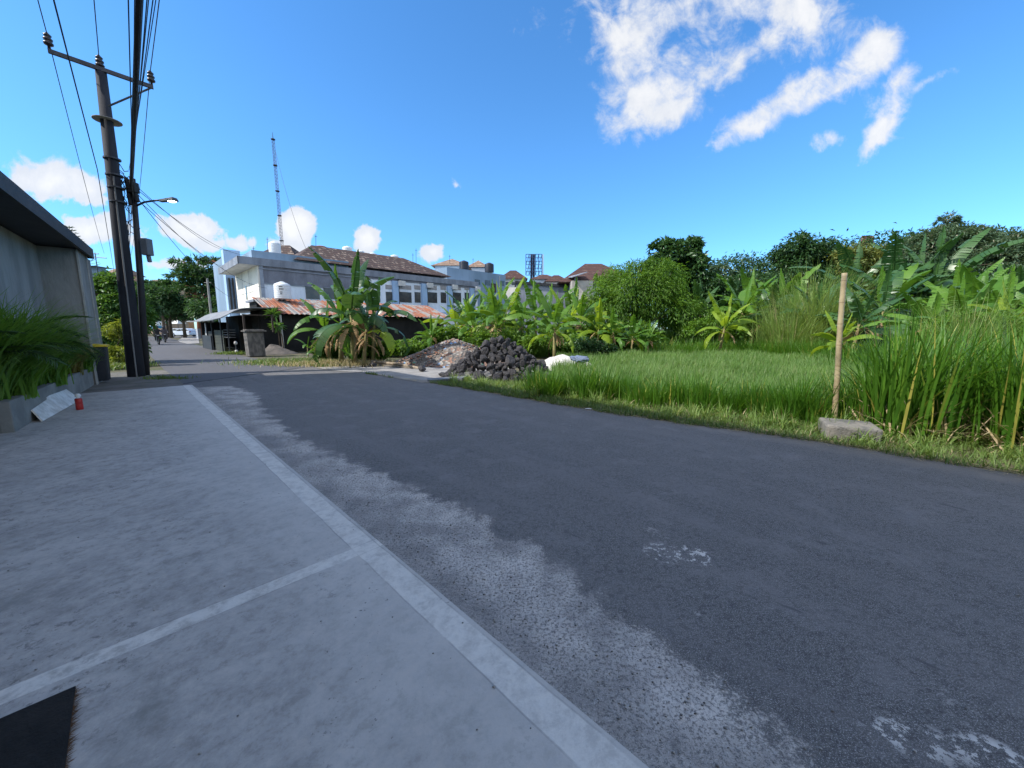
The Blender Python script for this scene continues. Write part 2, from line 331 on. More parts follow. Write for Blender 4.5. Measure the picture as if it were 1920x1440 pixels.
# ------------------------------------------------------------------ mesh helpers
class MB:
    def __init__(s, f=None): s.V = []; s.F = []; s.f = f
    def v(s, p):
        if s.f: p = s.f(*p)
        s.V.append((float(p[0]), float(p[1]), float(p[2]))); return len(s.V)-1
    def poly(s, pts): s.F.append([s.v(p) for p in pts]); return s
    def box(s, x0, x1, y0, y1, z0, z1):
        i = [s.v(p) for p in ((x0,y0,z0),(x1,y0,z0),(x1,y1,z0),(x0,y1,z0),(x0,y0,z1),(x1,y0,z1),(x1,y1,z1),(x0,y1,z1))]
        for q in ((0,3,2,1),(4,5,6,7),(0,1,5,4),(1,2,6,5),(2,3,7,6),(3,0,4,7)): s.F.append([i[k] for k in q])
        return s
    def hexa(s, b, t):      # bottom 4 and top 4 points
        i = [s.v(p) for p in list(b)+list(t)]
        for q in ((0,3,2,1),(4,5,6,7),(0,1,5,4),(1,2,6,5),(2,3,7,6),(3,0,4,7)): s.F.append([i[k] for k in q])
        return s
    def tube(s, pts, r, n=8, cap=True):
        pts = [Vector(s.f(*p)) if s.f else Vector(p) for p in pts]
        rs = r if isinstance(r, (list, tuple)) else [r]*len(pts)
        rings = []
        for k, p in enumerate(pts):
            t = (pts[min(k+1, len(pts)-1)]-pts[max(k-1, 0)]).normalized()
            a = Vector((0, 0, 1)) if abs(t.z) < .9 else Vector((1, 0, 0))
            u = t.cross(a).normalized(); w = t.cross(u)
            ring = []
            for j in range(n):
                an = 2*math.pi*j/n
                q = p+(u*math.cos(an)+w*math.sin(an))*rs[k]
                s.V.append(tuple(q)); ring.append(len(s.V)-1)
            rings.append(ring)
        for a, b in zip(rings, rings[1:]):
            for j in range(n): s.F.append([a[j], b[j], b[(j+1) % n], a[(j+1) % n]])
        if cap: s.F.append(rings[0][::-1]); s.F.append(rings[-1])
        return s
    def lathe(s, prof, c=(0, 0, 0), n=20):
        rings = []
        for (r, z) in prof:
            ring = []
            for j in range(n):
                an = 2*math.pi*j/n
                ring.append(s.v((c[0]+r*math.cos(an), c[1]+r*math.sin(an), c[2]+z)))
            rings.append(ring)
        for a, b in zip(rings, rings[1:]):
            for j in range(n): s.F.append([a[j], a[(j+1) % n], b[(j+1) % n], b[j]])
        s.F.append(rings[0][::-1]); s.F.append(rings[-1]); return s
    def prism(s, prof, y0, y1):   # profile in (x,z) extruded along y
        a = [s.v((x, y0, z)) for x, z in prof]; b = [s.v((x, y1, z)) for x, z in prof]
        n = len(prof); s.F.append(a); s.F.append(b[::-1])
        for k in range(n): s.F.append([a[k], b[k], b[(k+1) % n], a[(k+1) % n]])
        return s
    def build(s, name, mat, parent=None, smooth=False, bevel=0, origin=None):
        o = Vector(parent.matrix_basis.translation) if parent else (Vector(origin) if origin else Vector((0, 0, 0)))
        me = bpy.data.meshes.new(name)
        me.from_pydata([(x-o.x, y-o.y, z-o.z) for x, y, z in s.V], [], s.F)
        me.materials.append(mat); me.validate(); me.update()
        import bmesh
        bm = bmesh.new(); bm.from_mesh(me); bmesh.ops.recalc_face_normals(bm, faces=bm.faces); bm.to_mesh(me); bm.free()
        if smooth: me.polygons.foreach_set('use_smooth', [True]*len(me.polygons))
        ob = bpy.data.objects.new(name, me); COL.objects.link(ob)
        if parent: ob.parent = parent
        else: ob.location = o
        if bevel:
            b = ob.modifiers.new('bevel', 'BEVEL'); b.width = bevel; b.segments = 2; b.limit_method = 'ANGLE'
        return ob
def tag(o, label=None, cat=None, group=None, kind=None):
    if label: o['label'] = label
    if cat: o['category'] = cat
    if group: o['group'] = group
    if kind: o['kind'] = kind
    return o
def empty(name, loc, label, cat, group=None):
    o = bpy.data.objects.new(name, None); COL.objects.link(o); o.location = loc; o.empty_display_size = .2
    o.matrix_basis = Matrix.Translation(Vector(loc))
    return tag(o, label, cat, group)
def npmesh(name, V, F, mat, parent=None, rnd=None, origin=(0, 0, 0), smooth=False):
    """V (N,3), F (M,k) index array"""
    V = np.asarray(V, dtype=np.float32).reshape(-1, 3); F = np.asarray(F, dtype=np.int32)
    o = np.array(parent.matrix_basis.translation if parent else origin, dtype=np.float32)
    me = bpy.data.meshes.new(name); k = F.shape[1]
    me.vertices.add(len(V)); me.vertices.foreach_set('co', (V-o).ravel())
    me.loops.add(F.size); me.loops.foreach_set('vertex_index', F.ravel())
    me.polygons.add(len(F)); me.polygons.foreach_set('loop_start', np.arange(0, F.size, k, dtype=np.int32))
    try: me.polygons.foreach_set('loop_total', np.full(len(F), k, dtype=np.int32))
    except Exception: pass
    if smooth: me.polygons.foreach_set('use_smooth', np.ones(len(F), dtype=bool))
    me.update(calc_edges=True)
    if rnd is not None:
        at = me.attributes.new('rnd', 'FLOAT', 'POINT'); at.data.foreach_set('value', np.asarray(rnd, dtype=np.float32).ravel())
    me.materials.append(mat)
    ob = bpy.data.objects.new(name, me); COL.objects.link(ob)
    if parent: ob.parent = parent
    else: ob.location = Vector(origin)
    return ob
def copy_tree(root):
    c = root.copy(); COL.objects.link(c)
    for ch in list(root.children):
        d = ch.copy(); COL.objects.link(d); d.parent = c
        for e in list(ch.children):
            f = e.copy(); COL.objects.link(f); f.parent = d
    return c
def unit(v): return v/np.maximum(np.linalg.norm(v, axis=-1, keepdims=True), 1e-9)
def leafquads(P, D, L, Wd, rng, fold=.25):
    """folded diamond leaves; returns V,F(tri),rnd"""
    n = len(P); up = rng.normal(0, .5, (n, 3)); up[:, 2] += 1
    S = unit(np.cross(D, up)); N = unit(np.cross(S, D))
    L = np.asarray(L).reshape(-1, 1)*np.ones((n, 1)); Wd = np.asarray(Wd).reshape(-1, 1)*np.ones((n, 1))
    mid = P+D*L*.45
    V = np.stack([P, mid+S*Wd*.5+N*Wd*fold, P+D*L-N*L*.12, mid-S*Wd*.5+N*Wd*fold], 1)
    b = (np.arange(n)*4)[:, None]
    F = np.concatenate([b+np.array([[0, 1, 2]]), b+np.array([[0, 2, 3]])], 0)
    rnd = np.repeat(rng.random(n), 4)
    return V.reshape(-1, 3), F, rnd
def blades(P, az, L, Wd, lean, bend, rng, segs=4, twist=.3):
    """curved grass blades; arrays of size n"""
    n = len(P); L = L*np.ones(n); Wd = Wd*np.ones(n); lean = lean*np.ones(n); bend = bend*np.ones(n)
    d = np.stack([np.cos(az), np.sin(az), np.zeros(n)], 1)
    sa = az+math.pi/2+rng.normal(0, twist, n)
    sd_ = np.stack([np.cos(sa), np.sin(sa), np.zeros(n)], 1)
    cur = P.copy(); rows = []
    for k in range(segs+1):
        t = k/segs; w = Wd*(1-t**1.6)*.5*(.75+.5*min(1, t*4)) + .0005
        rows.append(cur-sd_*w[:, None]); rows.append(cur+sd_*w[:, None])
        ang = lean+bend*t**1.3*1.0
        cur = cur+(d*np.sin(ang)[:, None]+np.array([[0, 0, 1]])*np.cos(ang)[:, None])*(L/segs)[:, None]
    V = np.stack(rows, 1); m = 2*(segs+1); b = (np.arange(n)*m)[:, None]
    F = np.concatenate([b+np.array([[2*k, 2*k+1, 2*k+3, 2*k+2]]) for k in range(segs)], 0)
    return V.reshape(-1, 3), F, np.repeat(rng.random(n), m)
def merge(parts):
    Vs, Fs, Rs = [], [], []; o = 0
    for V, F, r in parts: Vs.append(V); Fs.append(F+o); Rs.append(r); o += len(V)
    return np.concatenate(Vs), np.concatenate(Fs), np.concatenate(Rs)

# ------------------------------------------------------------------ setting
q = .70711
def SN(s, n, z=0): return ((n-s)*q, (n+s)*q, z)
def sheet(name, pts, z, mat, lab=None):
    m = MB(); m.poly([(p[0], p[1], z) for p in pts]); o = m.build(name, mat); return tag(o, kind='structure')
gm = MB(); gm.poly([(-900, -300, -.03), (900, -300, -.03), (900, 1500, -.03), (-900, 1500, -.03)]); tag(gm.build('ground', SOIL), kind='structure')
rd = MB()
redge = [(-14, 6.5), (-1.0, 6.42), (.9, 6.42), (2.7, 6.1), (4.0, 6.0), (8.5, 5.95), (11, 5.75), (15, 5.5), (20, 4.6), (30, 4.5), (60, 4.8), (85, 5.2)]
for (s0, n0), (s1, n1) in zip(redge, redge[1:]):
    rd.poly([SN(s0, .9), SN(s0, n0), SN(s1, n1), SN(s1, .9)])
rd.poly([SN(85, -45), SN(85, 50), SN(100, 50), SN(100, -45)])
tag(rd.build('road', ASPH), kind='structure')
pv_ = MB()
pv_.hexa([SN(-12, -7, -.02), SN(-12, 1.1, -.02), SN(13.2, 1.16, -.02), SN(13.2, -3.2, -.02)], [SN(-12, -7, .02), SN(-12, 1.09, .02), SN(13.2, 1.14, .02), SN(13.2, -3.2, .02)])
tag(pv_.build('pavement', PAVE), kind='structure')
# pale cement apron on the right verge
ap = MB()
AP = [(590, 689), (700, 684), (830, 690), (960, 690), (900, 712), (850, 716), (790, 718), (740, 709), (690, 700), (620, 694)]
ap.poly([gp(x, y)+(.008,) for x, y in AP]); tag(ap.build('cement_apron', APRON), kind='structure')
# gravelly shoulder between pole and road
sh = MB(); sh.poly([SN(13.2, -3.2, .004), SN(13.2, 1.0, .004), SN(15.5, 1.0, .004), SN(19, .9, .004), SN(19, -3, .004)])
tag(sh.build('dirt_shoulder', M('dirt', (.17, .155, .14), (.10, .10, .08), 1.5, .95, bump=.6, bd=.03)), kind='structure')

# ------------------------------------------------------------------ house on the left
hx, hy = -.6425, .7663          # along the house, away from the camera
def HF(h, m, z): return (h*hx + m*hy, h*hy - m*hx, z)
# HF: m grows towards the road
hs_ = empty('house', HF(6, -3, 0), 'grey plastered house with a flat dark canopy along the pavement', 'house')
b = MB(HF); b.box(-14, 15.1, -9, -2.65, 0, 3.53); b.build('wall', WALLR, hs_)
b = MB(HF); b.box(15.1, 16.25, -9, -1.98, 0, 3.53); b.box(16.25, 17.1, -9, -2.0, 0, 3.50)
b.build('end_pier', WALLR, hs_)
b = MB(HF); b.box(-14, 16.6, -9.2, -1.92, 3.55, 3.74); b.box(-14, 16.6, -1.92, -1.86, 3.50, 3.77); b.box(16.6, 16.66, -9.2, -1.86, 3.5, 3.77)
b.build('canopy', DARK, hs_)
b = MB(lambda s_, n_, z: SN(s_, n_, z)); b.box(-16, 17.4, -10, -3.5, 3.8, 10.7); b.build('shade_block', WALLR, hs_)  # unseen block added above the house to cast shade on the road
b = MB(HF)
for z in (3.5,): b.box(15.06, 15.09, -2.0, -1.96, 0, z)
b.box(16.22, 16.26, -1.975, -1.95, 0, 3.5); b.build('corner_bead', M('pale_bead', (.4, .4, .38), rough=.8), hs_)
pl = empty('planter', HF(12, -2.3, 0), 'low cement planter wall along the house front', 'planter')
b = MB(HF); b.box(8.75, 15.04, -2.16, -2.03, 0, .47); b.box(8.75, 8.9, -2.64, -2.16, 0, .47); b.build('rim', PLANTC, pl, bevel=.012)
b = MB(HF); b.box(8.9, 15.04, -2.64, -2.16, .02, .40); b.build('soil_bed', SOIL, pl)
# planter plants: arching fern-like grass and cycad palms
def fern_clump(h, m, n, Lm, mat, label, name='fern', W_=.02, cat='plant', z0=.4, bend=(1.0, 2.0)):
    x, y, _ = HF(h, m, 0); rt = empty(name, (x, y, z0), label, cat, 'plants in the planter')
    P = np.tile([x, y, z0], (n, 1))+RG.normal(0, .09, (n, 3))*[1, 1, .1]
    V, F, r = blades(P, RG.uniform(0, 6.283, n), RG.uniform(.6, 1.1, n)*Lm*1.12, W_*RG.uniform(.6, 1.2, n), RG.uniform(.02, .4, n), RG.uniform(*bend, n), RG, 6)
    npmesh('leaves', V, F, mat, rt, r); return rt
def pinnate(root, base, az, L, el0, arch, mat, name='frond', nl=34, lw=.012, ll=.24):
    """one palm frond of leaflets"""
    pts = []; p = np.array(base, float); ang = el0
    d = np.array([math.cos(az), math.sin(az), 0]); sdv = np.array([-math.sin(az), math.cos(az), 0])
    P, D = [], []; Ls = []
    for k in range(nl):
        t = k/nl; ang = el0-arch*t
        dr = d*math.cos(ang)+np.array([0, 0, 1])*math.sin(ang); p = p+dr*L/nl; pts.append(tuple(p))
        if t > .12:
            for sg in (-1, 1):
                P.append(p.copy()); D.append(dr*.55+sdv*sg*.9+np.array([0, 0, .12-.25*t])); Ls.append(ll*(1-.75*abs(t-.45)**1.1))
    P = np.array(P); D = unit(np.array(D)); V, F, r = leafquads(P, D, np.array(Ls), lw*2, RG, .1)
    mb = MB(); mb.tube([base]+pts[::4]+[pts[-1]], [.012]+[.008]*len(pts[::4])+[.003], 4)
    V2 = np.array(mb.V); F2 = []
    for f in mb.F:
        for k in range(1, len(f)-1): F2.append([f[0], f[k], f[k+1]])
    V, F, r = merge([(V, F, r), (V2, np.array(F2), np.full(len(V2), .5))])
    return npmesh(name, V, F, mat, root, r)
def palm(h, m, nfr, L, label, mat=L_PALM, z0=.4, name='palm'):
    x, y, _ = HF(h, m, 0); rt = empty(name, (x, y, z0), label, 'palm', 'plants in the planter')
    mb = MB(); mb.lathe([(.07, -.05), (.09, .05), (.07, .25), (.03, .32)], (x, y, z0), 10); mb.build('trunk', BARK, rt)
    for i in range(nfr):
        pinnate(rt, (x, y, z0+.22), 6.283*i/nfr+random.uniform(-.25, .25), L*random.uniform(.75, 1.1), random.uniform(.75, 1.35), random.uniform(1.1, 1.9), mat, ll=.3*L)
    return rt
FL = ['feathery fern at the near end of the planter', 'feathery fern second from the near end of the planter', 'arching fern in the middle of the planter',
      'arching fern between the middle and the pier', 'brownish fern at the far end of the planter', 'fern at the far end of the planter beside the bin', 'short fern spilling over the planter rim near the white plank',
      'bright fern hanging over the planter behind the red bottle']
for i, (h, m) in enumerate([(9.1, -2.35), (10.0, -2.3), (11.0, -2.35), (12.0, -2.3), (13.6, -2.25), (14.6, -2.2), (9.6, -2.2), (11.5, -2.15)]):
    fern_clump(h, m, 650, (1.75, 1.7, 1.75, 1.6, .95, .7, 1.2, 1.1)[i], L_FERN if i != 4 else leafmat('brown_fern', (.13, .12, .03), (.24, .19, .06), .3), FL[i], W_=.026)
PLb = ['dark cycad palm at the near end of the planter', 'dark cycad palm in the middle of the planter against the wall', 'dark cycad palm against the pier of the house']
for i, (h, L) in enumerate([(9.0, 1.2), (11.2, 1.2), (12.8, 1.05)]): palm(h, -2.45, 15, L, PLb[i], z0=(.75, .85, .75)[i])

# wheelie bin
bx, by = gp(190, 718)
bn = empty('wheelie_bin', (bx, by, .02), 'black wheelie bin with yellow lid beside the pier', 'bin')
def BF(a, c, z): return (bx+a*hx+c*hy, by+a*hy-c*hx, .02+z)
b = MB(BF); b.hexa([(-.16, -.16, .05), (.18, -.16, .05), (.18, .18, .05), (-.16, .18, .05)], [(-.22, -.2, .98), (.24, -.2, .98), (.24, .21, .98), (-.22, .21, .98)])
b.build('body', M('bin_plastic', (.018, .022, .03), (.03, .033, .04), 2, .5), bn, bevel=.03)
b = MB(BF); b.hexa([(-.25, -.24, .985), (.27, -.24, .985), (.27, .26, .985), (-.25, .26, .985)], [(-.25, -.24, 1.09), (.27, -.24, 1.09), (.22, .24, 1.04), (-.2, .24, 1.04)])
b.build('lid', M('yellow_lid', (.65, .45, .02), (.5, .36, .03), 2, .5), bn, bevel=.015)
for sg in (-1, 1):
    b = MB(BF); b.tube([(sg*.15, -.2, .1), (sg*.2, -.2, .1)], .1, 14); b.build('wheel', RUBBER, bn)
b = MB(BF); b.tube([(-.2, -.25, .95), (.2, -.25, .95)], .02, 8); b.build('handle', DARK, bn)

# white plank leaning on planter
wp = MB()
p0 = Vector(gp(78, 793)+(.02,)); p1 = Vector(gp(150, 752)+(.02,))
dr = (p1-p0).normalized(); nn = Vector((-dr.y, dr.x, 0)); upv = (nn*.17+Vector((0, 0, .26)))
th = Vector((hy, -hx, 0))*.02+Vector((0, 0, .01))
edge = [p0, p1, p1+upv*.95-dr*.1, p0+dr*1.1+upv*1.02, p0+dr*1.0+upv*.86, p0+dr*.12+upv*.7]
a_ = [wp.v(p) for p in edge]; b_ = [wp.v(p+th) for p in edge]
wp.F.append(a_); wp.F.append(b_[::-1])
for k in range(6): wp.F.append([a_[k], b_[k], b_[(k+1) % 6], a_[(k+1) % 6]])
tag(wp.build('plank', M('white_peeling_board', (.72, .72, .70), (.5, .49, .46), 6, .7), origin=p0), 'white painted broken board leaning on the planter', 'board')
# red bottle
rx_, ry_ = gp(150, 768, .02)
bt = empty('bottle', (rx_, ry_, .02), 'red flask with a white cap standing on the pavement', 'bottle')
b = MB(); b.lathe([(.045, 0), (.05, .01), (.05, .1), (.047, .11), (.05, .12), (.05, .2), (.035, .215)], (rx_, ry_, .02), 20); b.build('body', M('red_flask', (.42, .03, .025), (.3, .02, .02), 3, .4), bt, True)
b = MB(); b.lathe([(.028, .215), (.028, .24), (.04, .242), (.04, .27), (.022, .30)], (rx_, ry_, .02), 16); b.build('cap', M('white_cap', (.75, .75, .75), rough=.4), bt)
# black mat by the camera
def MF(s_, n_, z): return SN(s_, n_, z)
mt = empty('doormat', SN(1.2, -.9, .02), 'black rubber doormat with frayed orange edge at the bottom left', 'mat')
b = MB(MF); b.box(.9, 2.27, -2.2, -.29, .022, .034); b.build('rubber_sheet', M('mat_black', (.012, .012, .012), (.02, .019, .018), 8, .95, bump=.8), mt)
n = 700; ss_ = RG.uniform(.95, 2.27, n); P = np.array([SN(a, -.30+RG.uniform(-.01, .01), .026) for a in ss_])
V, F, r = blades(P, RG.normal(math.pi/4, .5, n), RG.uniform(.012, .035, n), .003, 1.2, .6, RG, 2)
npmesh('fringe', V, F, leafmat('orange_fringe', (.06, .035, .02), (.16, .08, .03), 0, .9), mt, r)

# ------------------------------------------------------------------ poles and wires
PX, PY = -11.75, 12.1
up_ = empty('utility_pole', (PX, PY, 0), 'tall concrete power pole with crossarm and three insulators', 'power pole')
b = MB(); b.tube([(PX-.15, PY, 0), (PX-.04, PY, 4.5), (PX+.05, PY, 8.75)], [.215, .175, .12], 18); b.build('shaft', POLEC, up_, True)
ca = [pt(100, 100, 0.01)]
LE = Vector((-12.45, 11.5, 8.82)); RE = Vector((-10.95, 12.9, 8.72)); dv = (RE-LE).normalized(); pv2 = Vector((-dv.y, dv.x, 0))
b = MB()
for off in (-.15, ):
    o_ = pv2*off
    b.hexa([LE+o_-pv2*.04+Vector((0, 0, -.05)), RE+o_-pv2*.04+Vector((0, 0, -.05)), RE+o_+pv2*.04+Vector((0, 0, -.05)), LE+o_+pv2*.04+Vector((0, 0, -.05))],
           [LE+o_-pv2*.04+Vector((0, 0, .05)), RE+o_-pv2*.04+Vector((0, 0, .05)), RE+o_+pv2*.04+Vector((0, 0, .05)), LE+o_+pv2*.04+Vector((0, 0, .05))])
b.build('crossarm', STEEL, up_)
b = MB(); b.tube([RE+pv2*-.15+Vector((-.05, -.05, -.05)), (PX+.08, PY-.08, 7.75)], .025, 6); b.build('brace', STEEL, up_)
ins = []
for p in (LE+dv*.03+pv2*-.15, Vector((PX+.05, PY, 8.72)), RE-dv*.03+pv2*-.15):
    c = (p.x, p.y, p.z+.05)
    b = MB(); b.lathe([(.03, 0), (.03, .07), (.05, .08), (.09, .10), (.10, .14), (.06, .18), (.085, .2), (.095, .24), (.05, .28), (.07, .3), (.08, .33), (.04, .37), (.02, .40)], c, 14); b.build('insulator', CERAM, up_, True)
    ins.append(Vector((c[0], c[1], c[2]+.36)))
b = MB(); b.lathe([(.16, 0), (.32, -.01), (.32, .005), (.15, .05)], (PX+.04, PY, 7.45), 16); b.build('collar', M('collar_grey', (.35, .34, .33)), up_)
for z in (5.95, 5.6, 5.2, 6.4):
    b = MB(); b.lathe([(.19, 0), (.197, 0), (.197, .04), (.19, .04)], (PX+.025, PY, z), 16); b.build('steel_band', STEEL, up_)
b = MB(); b.tube([(PX+.02, PY-.17, 0), (PX+.08, PY-.15, 3.5), (PX+.12, PY-.13, 5.9)], .02, 8); b.build('conduit', M('conduit_grey', (.2, .2, .2)), up_)
P2X, P2Y = -11.5, 12.42
p2 = empty('telephone_pole', (P2X, P2Y, 0), 'thinner dark steel pole carrying telephone cables behind the concrete pole', 'telephone pole')
b = MB(); b.tube([(P2X-.40, P2Y, 0), (P2X-.17, P2Y, 3), (P2X, P2Y, 6.0)], [.10, .085, .07], 12); b.build('shaft', DARK, p2, True)
b = MB(); b.box(P2X+.08, P2X+.28, P2Y-.12, P2Y+.1, 3.75, 4.25); b.tube([(P2X+.18, P2Y, 3.75), (P2X+.2, P2Y, 3.55)], .06, 8); b.build('splice_box', M('grey_box', (.14, .16, .19)), p2, bevel=.02)
b = MB(); b.box(P2X-.02, P2X+.2, P2Y-.2, P2Y-.02, 5.55, 5.85); b.tube([(P2X+.05, P2Y-.1, 5.9), (P2X+.15, P2Y-.1, 5.3)], .07, 8); b.tube([(P2X-.1, P2Y-.1, 6.0), (P2X-.05, P2Y-.12, 5.2)], .05, 8); b.build('cable_joint', CABLE, p2, bevel=.02)
b = MB()
for k in range(14):   # coiled slack cable
    z = random.uniform(4.3, 6.3); a0 = random.uniform(0, 6.28); rr = random.uniform(.12, .24)
    b.tube([(P2X-.08+rr*math.cos(a0+t*.7), P2Y-.12+rr*.5*math.sin(a0+t*.7), z+t*random.uniform(-.09, .09)) for t in range(6)], .012, 5)
b.build('slack_cable', CABLE, p2)
# street lamp on the arm
sl = empty('street_lamp', (P2X, P2Y, 5.25), 'grey street lamp head on a short arm fixed to the telephone pole', 'street lamp')
lp0 = Vector((P2X+.05, P2Y-.02, 5.22)); ax = Vector((.97, -.2, 0)).normalized()
b = MB(); b.tube([lp0, lp0+ax*.3+Vector((0, 0, .08)), lp0+ax*.75+Vector((0, 0, .1)), lp0+ax*.95+Vector((0, 0, .09))], .028, 8); b.build('arm', STEEL, sl, True)
def LF(a, c, z): v = lp0+ax*(.9+a)+Vector((-ax.y, ax.x, 0))*c+Vector((0, 0, .07+z)); return tuple(v)
b = MB(LF); b.hexa([(0, -.05, -.03), (.58, -.11, -.03), (.58, .11, -.03), (0, .05, -.03)], [(0, -.04, .05), (.55, -.07, .07), (.55, .07, .07), (0, .04, .05)]); b.build('lamp_head', M('lamp_grey', (.10, .115, .13)), sl, bevel=.02)
m_, g_, o_ = newmat('lit_lamp'); finish(g_, o_, (.9, .9, .85), .3, emis=((1, .97, .85), 6))
b = MB(LF); b.box(.36, .52, -.07, .07, -.045, -.032); b.build('lamp_glass', m_, sl)
def wire(label, pts, r=.008, sag=.25, mat=CABLE, name='overhead_wire', cat='wire', group='overhead wires along the road', n=14):
    b = MB(); path = []
    for a, c in zip(pts, pts[1:]):
        a = Vector(a); c = Vector(c)
        for k in range(n+1):
            t = k/n
            if path and k == 0: continue
            p = a.lerp(c, t); p.z -= 4*sag*t*(1-t); path.append(p)
    b.tube(path, r, 5, False)
    return tag(b.build(name, mat, origin=path[0]), label, cat, group)
ND = Vector((q, -q, 0))
WL = ['power wire on the left insulator, leftmost of the wires overhead', 'power wire on the middle insulator on top of the pole', 'power wire on the right insulator, rightmost of the wires overhead']
for i, p in enumerate(ins):
    far = Vector(p)-ND*44+Vector((0, 0, .2))
    wire(WL[i], [p+ND*38+Vector((0, 0, .3)), p, far], .011, .5)
# twisted low-voltage conductor
tw = Vector((PX-.25, PY-.2, 6.05))
wire('twisted black service wire left of the concrete pole', [tw+ND*38+Vector((-.5, -.6, 1.4)), tw, tw-ND*44+Vector((0, 0, .3))], .011, .3)
# thick bundle
bb = Vector((P2X+.02, P2Y-.1, 5.75))
wire('thick bundle of black telephone cables above the pavement', [bb+ND*38+Vector((0, 0, .9)), bb], .045, .12, name='cable_bundle', cat='cable')
for i, (ox, oy, oz, rr, sg) in enumerate([(-.35, -.1, .5, .007, .3), (-.2, 0, .9, .006, .2), (-.12, .05, .3, .009, .35), (.12, -.05, .25, .007, .2), (.2, 0, .6, .006, .3), (.3, .1, .1, .007, .2), (.42, .2, .4, .006, .25)]):
    L7 = ['thin wire left of the cable bundle, farthest from it', 'thin wire left of the cable bundle, second from it', 'thin wire touching the cable bundle on its left',
          'thin wire touching the cable bundle on its right', 'thin wire second right of the cable bundle', 'thin wire third right of the cable bundle', 'thin wire farthest right of the cable bundle']
    e = bb+Vector((0, 0, .15*(i-3)))
    wire(L7[i], [e+ND*38+Vector((ox*1.2, oy+ox*1.2, oz)), e], rr, sg)
far = (PX+44*-q, PY+44*q, 5.6)
for i, (dz, dxx) in enumerate([(0, 0), (-.25, .1), (.2, -.1)]):
    wire(['upper telephone wire running on to the far pole', 'lower telephone wire running on to the far pole', 'middle telephone wire running on to the far pole'][i], [bb+Vector((0, 0, dz)), (far[0]+dxx, far[1], far[2]+dz)], .012, .7)
tgt = [pt(436, 470, 40), pt(470, 478, 34), pt(425, 500, 40), pt(440, 560, 34), pt(500, 540, 30)]
for i, t in enumerate(tgt):
    wire(['drop wire from the pole to the blue wall top', 'drop wire from the pole to the roof parapet corner', 'drop wire from the pole to the side of the blue wall', 'low drop wire from the pole to the stall roof', 'drop wire from the pole to the white wall'][i],
         [bb+Vector((.05, 0, -.1*i+.1)), t], .010, .6, group='drop wires to the white building')
# far pole
fp = pt(397, 600, 47); fpe = empty('far_pole', (fp.x, fp.y, 0), 'thin grey pole in front of the layered tree beyond the stall', 'pole')
b = MB(); b.tube([(fp.x, fp.y, 0), (fp.x, fp.y, pt(389, 522, 47).z)], [.16, .1], 8); b.build('shaft', M('pale_pole', (.32, .32, .3)), fpe)
b = MB(); b.tube([(fp.x-.4, fp.y, pt(389, 530, 47).z), (fp.x+.4, fp.y, pt(389, 530, 47).z)], .04, 6); b.build('crossarm', STEEL, fpe)

# ------------------------------------------------------------------ white two-storey building
OX, OY = -19.1, 30.0
def KF(k, d, z): return (OX+(k-d)*q, OY+(k+d)*q, z)      # k along the long front, d into the block
def kx(px, py, d=0.0):
    a, b_ = AB(px, py); x0, y0 = OX-d*q, OY+d*q
    k = (a*y0-x0)/(q*(1-a)); Y = y0+k*q
    return k, CH+b_*Y
bl = empty('white_building', (OX, OY, 0), 'long two storey building with white end wall and weathered grey front', 'building')
EZ = 7.25; KE = kx(895, 520)[0]
b = MB(KF); b.box(0, KE, .004, 8.3, 0, 6.3); b.build('wall', WHITE2, bl)
b = MB(KF); b.box(-.14, -.003, 0, 8.0, 2.9, 6.25); b.build('end_wall', WHITEW, bl)
b = MB(KF)
for d_ in (2.9, 5.4): b.box(-.15, -.143, d_, d_+.04, 2.9, 6.2)
b.box(-.15, -.143, 0, 8.0, 4.4, 4.43); b.build('joint_line', M('joint_grey', (.3, .3, .3)), bl)
b = MB(KF); b.box(-.17, -.145, 4.0, 4.35, 3.9, 5.0); b.build('slot_window', GLASS, bl)
# overhanging roof slab with parapet
b = MB(KF); b.box(-1.3, 1.6, -.12, 7.9, 6.2, 6.6); b.box(1.6, KE, -.12, .0, 6.25, 6.7); b.build('roof_slab', M('slab_white', (.62, .62, .60), (.5, .5, .5), .8), bl)
b = MB(KF); b.box(-1.36, -1.302, -.2, 7.9, 6.18, 6.72); b.box(-1.36, KE, -.2, -.125, 6.2, 6.74); b.build('fascia', GREYC, bl)
b = MB(KF); b.box(-.3, 7.0, .5, .65, 6.62, 7.38); b.box(-.3, -.15, .65, 7.6, 6.62, 7.38); b.build('parapet', BLUEW, bl)
b = MB(KF)
k6 = 7.4
b.box(.0, k6, -.05, .0, 4.95, 6.22); b.box(k6, KE, -.06, .0, 6.0, 6.24); b.build('grey_band', GREYD, bl)
b = MB(KF); b.box(-.02, .22, -.1, -.052, 2.6, 6.24); b.build('corner_pier', M('pier_blue', (.3, .34, .40), (.22, .25, .3), 1), bl)
b = MB(KF); b.box(-.05, k6, -.13, -.055, 5.95, 6.03); b.box(.2, k6, -.11, -.055, 4.9, 4.97); b.build('ledge', GREYC, bl)
# back windows near the tank
for (x0, x1) in ((572, 598), (606, 632)):
    ka, zt = kx(x0, 535); kb, _ = kx(x1, 535); zb = kx(x0, 560)[1]
    f = MB(KF); f.box(ka, kb, -.04, -.005, zb, zt); f = f.build('window', GLASS, bl)
    e = MB(KF)
    for kk in (ka, (ka+kb)/2, kb): e.box(kk-.05, kk+.05, -.09, -.045, zb, zt)
    e.box(ka, kb, -.1, -.045, zt, zt+.07); e.build('frame', BROWN, f)
